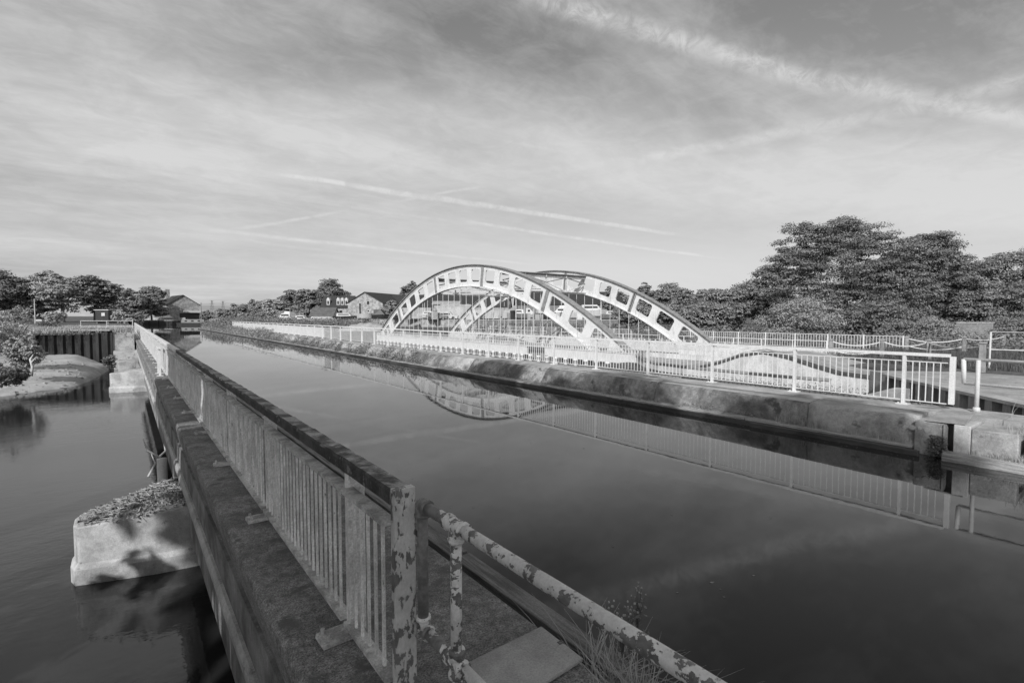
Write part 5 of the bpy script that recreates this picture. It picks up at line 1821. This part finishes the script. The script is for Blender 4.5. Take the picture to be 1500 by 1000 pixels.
gr = 'trees right of the arches'
def sycamore(label, u0, D, zb, px, mat, seed, n, per, lf, spread):
    lb = []
    rr = random.Random(seed)
    k = D / 750
    for (u, v, r) in px:
        lat, z = (u - u0) * k, EYE + (463 - v) * k - zb
        dep = rr.uniform(-1.6, 1.6)
        lb.append((lat * _c + dep * _s, -lat * _s + dep * _c, z, r * k, r * k, r * k * .78))
    p = at_dist(u0, 463, D)
    h = max(l[2] + l[5] for l in lb)
    return tree('tree', label, (p.x, p.y, zb), h, 60 * k, _mat[mat], seed, leaf=.0019 * D * lf, n_cl=n, per=per, flat=.46, lobes=lb, fit=False,
                up=.9, spread=spread, inner=.55, group=gr, trunk_r=.32)


sycamore('huge sycamore with layered foliage, tallest tree on the right', 1240, 62, .3,
         [(1180, 362, 42), (1155, 392, 32), (1245, 352, 40), (1275, 350, 30), (1290, 378, 46), (1220, 398, 56), (1290, 428, 56), (1185, 430, 44), (1130, 388, 13), (1250, 460, 56), (1212, 345, 26), (1310, 455, 40)],
         'd', 101, 680, 150, 1.0, .62)
sycamore('second big sycamore overlapping the tallest tree on its right', 1350, 63, .3,
         [(1346, 372, 32), (1368, 370, 26), (1378, 396, 30), (1330, 405, 40), (1382, 434, 38), (1345, 452, 44), (1404, 395, 13), (1310, 385, 26)],
         'd', 102, 400, 150, 1.0, .60)
ptree('lower sycamore filling the gap before the right edge tree', 1408, 398, 66, 66, .3, 'd', 103, 480, 60, .25, group=gr, up=.9, spread=.55, base=.0)
sycamore('broad tree with pale layered leaves at the right edge', 1495, 56, .3,
         [(1500, 398, 38), (1465, 420, 32), (1440, 446, 26), (1492, 448, 46), (1520, 385, 30), (1540, 430, 50), (1450, 470, 30)],
         'm', 104, 360, 150, 1.05, .55)
ptree('feathery pale tree left of the tallest sycamore', 1122, 392, 96, 80, .3, 'm', 105, 480, 55, .5, 'bark_pale', group=gr)
ptree('pale willow-like bush below the left side of the tallest sycamore', 1170, 438, 130, 52, .3, 'p', 106, 560, 55, .6, 'bark_pale', group=gr, lf=.8, base=.0)
ptree('rounded bushy tree just right of the far arch foot', 1062, 424, 84, 78, .3, 'm', 107, 420, 50, .55, group=gr, base=.0)
ptree('bushy tree behind the lower end of the far arch', 990, 414, 66, 92, .3, 'm', 108, 380, 50, .55, group=gr)
ptree('dark bushy tree above the far arch slope', 948, 416, 46, 100, .3, 'd', 109, 300, 50, .5, group=gr)
ptree('low dark tree between the far arch foot and the feathery pale tree', 1030, 446, 90, 66, .3, 'm', 110, 380, 50, .6, group=gr, base=.0)
ptree('low dark tree under the middle of the tallest sycamore', 1280, 442, 120, 57, .3, 'd', 111, 460, 50, .4, group=gr, base=.0)
ptree('spreading low tree seen under the far arch', 930, 448, 70, 80, .3, 'm', 112, 320, 50, .6, group=gr, base=.0)
ptree('dark tree filling the space behind the brick block', 1420, 440, 90, 58, .3, 'd', 113, 380, 50, .4, group=gr, base=.0)
ptree('pale shrub on the grass left of the brick block', 1368, 466, 70, 46, .4, 'p', 114, 200, 45, .6, group=gr, name='shrub', cat='shrub', lf=.7, base=.0)
ptree('pale shrub under the second big sycamore', 1318, 470, 60, 48, .4, 'm', 115, 200, 45, .6, group=gr, name='shrub', cat='shrub', lf=.7, base=.0)
ptree('shrub below the broad tree at the right edge', 1480, 466, 80, 47, .4, 'm', 116, 220, 45, .6, group=gr, name='shrub', cat='shrub', lf=.7, base=.0)
for k in range(9):
    ptree('%s tree from the left in the skyline row right of the arches' % _ord[k], 905 + k * 30, 424 + (k * 7) % 9, 50, 135, .3, 'md'[k % 2], 120 + k, 130, 40, group='skyline trees right of the arches')

# trees on the near left bank, behind and beside the viewpoint: they shade the foreground
gs = 'trees on the near left bank'
for k, (x, y, h, w_) in enumerate(((-9.5, -7.5, 15.4, 9), (-8.6, -1.4, 15.2, 8.0), (-8.9, 5.0, 15.2, 8.0), (-12, -14, 15.4, 10), (-9.6, 7.6, 14.8, 6.0))):
    tree('shade_tree', 'tall leafy tree on the near left bank outside the picture', (x, y, .6), h, w_, 'leaf_mid', 140 + k, leaf=.26, n_cl=850, per=40, flat=.5, base=.36, fit=False, group=gs, inner=.1,
         lobes=[(0, 0, h * (.70 if k < 2 else .725), w_ * .36, w_ * .36, h * (.26 if k < 2 else .235))] + [(math.cos(q * 1.05) * w_ * .34, math.sin(q * 1.05) * w_ * .34, h * (.62 + .13 * (q % 3)), w_ * .2, w_ * .2, h * .11) for q in range(6)])
bush('bush', 'bush leaning over the water on the near left bank', (-6.9, 4.6, .6), 2.3, 3.6, 'leaf_mid', 150, leaf=.11, n=2600)

# bushes by the sand bar
for (u, v, z, w_, h, mt, sd, lab) in ((14, 520, 0.3, 3.2, 2.9, 'b', 160, 'large sunlit bush at the left edge above the sand bar'),  # no blossom on this bush: the pale leaf colour carries the sunlight
                                      (40, 535, -.1, 1.7, 1.9, 'p', 161, 'small sunlit bush right of the large one on the sand bar'),
                                      (2, 562, -.7, 2.2, 1.2, 'd', 162, 'dark low bush at the left edge in front of the sunlit bushes'),
                                      (24, 558, -.7, 1.4, .7, 'd', 163, 'dark low bush at the edge of the sand bar'),
                                      (66, 498, 0.5, 2.4, 1.9, 'd', 164, 'dark shaded bush at the left end of the sheet pile wall'),
                                      (160, 538, -1.0, .9, 1.0, 'm', 165, 'small bush growing beside the abutment block')):
    p = on_z(u, v, z)
    bush('bush', lab, (p.x, p.y, z - .15), w_, h, _mat[mt], sd, leaf=.06 if u < 100 else .05, n=9000 if h > 1.5 else 4000, group='bushes by the sand bar')
p = on_z(46, 548, -.5)
mb = MB().tube([(0, 0, -.1), (.05, 0, .4), (-.03, .1, .8), (.1, .1, 1.05)], [.07, .06, .05, .02], 7).tube([(0, .03, .6), (.25, 0, .95)], [.04, .02], 6)
o = mb.build('dead_stump', 'driftwood', smooth=True)
o.location = p
tag(o, 'bleached dead stump standing at the edge of the sand bar', 'stump')

# ------------------------------------------------------------------ ground plants
rn = np.random.default_rng(77)


def strip_plants(label, x0, x1, y0, y1, zf, n, size, mat, cat='weeds', h=.3, kind='leaf', clump=.25, dens=None):
    nc = max(1, n // 40)
    cx, cy = rn.uniform(x0, x1, nc), y0 + (y1 - y0) * rn.uniform(0, 1, nc) ** (dens or 1.0)
    k = rn.integers(0, nc, n)
    hs_ = rn.uniform(.3, 1.0, nc)
    x = np.clip(cx[k] + rn.normal(0, clump, n), x0 - .1, x1 + .1)
    y = cy[k] + rn.normal(0, clump * 1.4, n)
    z = zf(x, y)
    if kind == 'leaf':
        z = z + rn.uniform(0, 1, n) ** 1.4 * h * hs_[k]
        v, f = leaves(rn, np.stack([x, y, z], 1), size, up=.5, slim=.5)
    else:
        v, f = blades(rn, np.stack([x, y, z], 1), h, w=size)
    return stuff_mesh('weeds', v, f, mat, label, cat)


def slope(x, y):
    return np.interp(x, [12.0, 12.3, 12.46, 12.62, 12.86, 13], [.1, .15, .34, .57, .69, .7])


strip_plants('dry grass on the bank edge left of the ramp plate', 12.1, 12.3, 3.1, 5.6, lambda x, y: x * 0 + .12, 1500, .005, 'grass_dry', cat='grass', h=.26, kind='blade', clump=.08)
strip_plants('weeds and moss along the foot of the bank wall under the white fence', 12.1, 12.4, 5.2, 30, slope, 7000, .022, 'leaf_mid', h=.13, clump=.10)
strip_plants('leafy weeds growing along the farther bank wall', 12.1, 12.55, 24, 70, slope, 16000, .05, 'leaf_mid', h=.38, clump=.14)
strip_plants('overgrown weeds towards the tip of the right bank', 12.1, 12.9, 60, 119, slope, 14000, .09, 'leaf_pale', h=.7, clump=.25)
strip_plants('rough growth on the far tip of the right bank', 12.5, 15.5, 91, 121, lambda x, y: x * 0 + .6, 9000, .12, 'leaf_mid', h=1.5, clump=.8)
strip_plants('leafy weeds behind the base of the white fence', 13.9, 15.6, 5.6, 14, lambda x, y: x * 0 - .25, 12000, .026, 'leaf_mid', h=1.05, clump=.35)
strip_plants('sparse taller growth by the low white wall behind the fence', 16, 21.2, 5.8, 12.0, lambda x, y: x * 0 - .25, 7000, .035, 'leaf_mid', h=.45, clump=.6)
strip_plants('hedge of scrub along the canal side beyond the white fence', 15.5, 18.5, 68, 122, lambda x, y: x * 0 + .5, 30000, .11, 'leaf_mid', h=2.3, clump=.7, cat='scrub')
strip_plants('scrub and long grass between the canal bank and the boatyard boats', 20, 36, 82, 112, lambda x, y: x * 0 + .5, 26000, .14, 'leaf_mid', h=1.9, clump=1.4, cat='scrub')
strip_plants('dry grass on the top of the bank at the right edge of the picture', 12.15, 12.8, .6, 1.7, lambda x, y: x * 0 + .58, 900, .005, 'grass_dry', cat='grass', h=.14, kind='blade', clump=.12)
strip_plants('dry grass at the foot of the block wall at the right edge', 11.98, 12.06, .4, 2.1, lambda x, y: x * 0 + .12, 1600, .006, 'grass_dry', cat='grass', h=.16, kind='blade', clump=.10)
strip_plants('tall seeding grass stalks by the tubular railing', 12.9, 13.8, .9, 1.7, lambda x, y: x * 0 + .68, 60, .006, 'grass_dry', cat='grass', h=.50, kind='blade', clump=.2)
strip_plants('rough grass on the left bank above the sheet piles', -14, .4, 53.5, 66, lambda x, y: x * 0 + 1.33, 26000, .02, 'grass_dry', cat='grass', h=.45, kind='blade', clump=.7)
strip_plants('weeds hanging over the top of the sheet pile wall', -8.5, .3, 51.6, 58, lambda x, y: x * 0 + 1.2, 12000, .05, 'leaf_mid', h=.45, clump=.4)
strip_plants('long grass on the open ground behind the bollards', 27, 41, 3, 10.3, lambda x, y: x * 0 + .49, 20000, .015, 'grass_green', cat='grass', h=.32, kind='blade', clump=.8)
strip_plants('scrub below the boatyard wall behind the far rib', 42, 62, 40, 66, lambda x, y: x * 0 + .2, 22000, .11, 'leaf_mid', h=1.6, clump=1.0, cat='scrub')
strip_plants('undergrowth at the foot of the right hand trees', 43, 56, 6, 40, lambda x, y: x * 0 + .2, 26000, .09, 'leaf_mid', h=1.5, clump=.9, cat='scrub')
strip_plants('undergrowth at the foot of the trees at the right edge', 38, 50, -8, 8, lambda x, y: x * 0 + .2, 16000, .08, 'leaf_mid', h=1.3, clump=.8, cat='scrub')

mb = MB()
for i in range(170):
    x_, y_ = rn.uniform(-7, -2.2), rn.uniform(36.5, 48)
    s_ = rn.uniform(.03, .11)
    e_ = 35.0 + max(0, (x_ + 5.0)) * 0.95 + max(0, x_ + 2.6) ** 2 * 3.6
    q_ = (y_ - e_) / 10.0
    if q_ <= 0.02:
        continue
    z_ = -1.75 + (1.35 + .07 * max(0, -x_ - 5)) * (1 - math.exp(-q_ * 2.1)) - 0.35 * max(0, x_ + 3.0) * min(1, q_) + .06 * math.sin(x_ * 1.3) * math.sin(y_ * .5) * min(1, q_ * 2)
    mb.tube([(x_, y_, z_ - s_ * .4), (x_ + s_ * .1, y_, z_ + s_ * .2), (x_, y_ + s_ * .1, z_ + s_ * .6)], [s_, s_ * 1.1, s_ * .4], 6)
tag(mb.build('stones', 'stone'), 'scattered stones and lumps on the sand bar', 'stones', kind='stuff')

# hanging clump on the stop plank slot
p = on_z(1350, 668, .0)
v, f = leaves(rn, np.stack([rn.normal(11.93, .045, 900), rn.normal(2.74, .06, 900), rn.uniform(.02, .40, 900)], 1), .022, up=.2, droop=.8)
o = stuff_mesh('weed_clump', v, f, 'leaf_mid', 'dark weed clump hanging at the corner of the timber baulks by the slot', 'weeds')
# foreground weeds between concrete, steel channel and timber
def fg(label, cx, cy, cz, rx, ry, n, h, w_, mat, bend=.8):
    pts = np.stack([rn.normal(cx, rx, n), rn.normal(cy, ry, n), np.full(n, cz)], 1)
    v, f = blades(rn, pts, h, w=w_, bend=bend, segs=5)
    t = thing('grass_tuft', label, 'grass', (0, 0, 0), 0, 'grass tufts by the canal edge')
    o = bpy.data.objects.new('blades', np_mesh('blades', v, f, mat))
    COL.objects.link(o)
    o.parent = t
    o['kind'] = 'stuff'


fg('long arching grass tuft below the pipe rail beside the steel plate', 2.08, 1.92, .42, .05, .10, 150, .42, .0065, 'grass_dry', 1.1)
fg('dense drooping grass tuft at the bottom edge below the pipe rail', 2.03, 1.66, .45, .06, .13, 330, .38, .005, 'grass_dry', 1.0)
fg('small dark grass tuft behind the clamp of the pipe rail', 2.10, 3.35, .40, .04, .16, 120, .22, .004, 'grass_green', .7)
fg('short grass growing from the joint near the second parapet post', 2.10, 4.3, .40, .03, .3, 100, .16, .004, 'grass_green', .7)


def umbel(label, x, y, z, h, n, sd, spread=.10, r=.006):
    rr = random.Random(sd)
    t = thing('wild_flower', label, 'wild flower', (x, y, z), 0, 'wild flowers at the canal edge')
    mb, hd = MB(), MB()
    for i in range(n):
        a = rr.uniform(0, 6.28)
        q_ = rr.uniform(.2, 1) * spread
        top_ = Vector((math.cos(a) * q_, math.sin(a) * q_, h * rr.uniform(.72, 1.0)))
        mid_ = Vector((top_.x * .35, top_.y * .35, top_.z * .6))
        mb.tube([(0, 0, 0), mid_, top_], [.0022, .0015, .0009], 4)
        hd.tube([top_, top_ + Vector((0, 0, r * 1.2))], [r, r * .8], 7)
    mb.build('stem', 'grass_green', t)
    hd.build('flower_head', 'leaf_bloom_and_sunlit', t)
    v, f = leaves(rn, np.stack([rn.normal(0, spread * .4, 70), rn.normal(0, spread * .4, 70), rn.uniform(0, h * .7, 70)], 1), .014, up=.2)
    o = bpy.data.objects.new('leaves', np_mesh('leaves', v, f, 'leaf_mid'))
    COL.objects.link(o)
    o.parent = t


p = at_dist(912, 900, 2.55)
umbel('bushy wild flower with pale button heads rising behind the pipe rail', p.x, p.y, p.z - .22, .27, 26, 5, .085, .0055)
p = at_dist(934, 857, 2.6)
umbel('small spray of white flower heads above the button-headed flower', p.x, p.y, p.z - .3, .31, 12, 6, .05, .004)
p = at_dist(965, 945, 2.5)
umbel('low leafy wild plant just right of the button-headed flower', p.x, p.y, p.z - .1, .10, 8, 7, .05, .004)
v, f = leaves(rn, np.stack([rn.normal(2.08, .05, 130), rn.uniform(1.55, 2.2, 130), rn.uniform(.42, .56, 130)], 1), .03, up=.6)
stuff_mesh('leafy_weeds', v, f, 'leaf_mid', 'broad weed leaves in the gap between the concrete and the timber beam', 'weeds')
# grit, leaves and flakes lying on the coping
n = 700
xs = rn.uniform(.74, 1.93, n)
ys_ = rn.uniform(2.1, 9, n) ** 1.0
v, f = leaves(rn, np.stack([xs, ys_, np.full(n, .703)], 1), .006, up=2.5, slim=.6)
stuff_mesh('grit', v, f, 'litter', 'grit and leaf scraps lying on the mossy coping', 'grit')
for (lab_, x0_, x1_, y0_, y1_, n_, s_) in (('specks of leaf and scum gathered along the far canal edge', 11.2, 11.8, 1.5, 22, 900, .010),
                                        ('specks of leaf and scum drifting along the near timber beam', 2.3, 2.55, 2, 12, 260, .007),
                                        ('tiny specks scattered over the canal surface', 2.6, 11.5, 2.5, 30, 160, .012)):
    kk = rn.uniform(0, 1, n_) ** 2
    xs_ = x1_ - (x1_ - x0_) * kk if x1_ < 12 and x0_ > 5 else rn.uniform(x0_, x1_, n_)
    v, f = leaves(rn, np.stack([xs_, rn.uniform(y0_, y1_, n_), np.full(n_, .004)], 1), s_, up=9, slim=.6)
    stuff_mesh('floating_specks', v, f, 'litter', lab_, 'leaf specks')
# few floating leaves on the canal
for k, (u, v_) in enumerate(((1043, 852), (1055, 862), (992, 867), (1104, 842), (855, 656), (778, 648), (898, 800))):
    p = on_z(u, v_, .004)
    vv, ff = leaves(rn, np.array([[0, 0, 0.0]]), .022, up=8, slim=.5)
    o = bpy.data.objects.new('floating_leaf', np_mesh('floating_leaf', vv, ff, 'litter'))
    COL.objects.link(o)
    o.location = p
    tag(o, 'tiny pale leaf floating on the dark canal water, %s' % ('left of the pair near the flower', 'right of the pair near the flower', 'lone one left of the pair', 'rightmost of all', 'nearest to the arch reflection', 'leftmost of all', 'midway along the canal')[k], 'leaf', 'floating leaves on the canal')
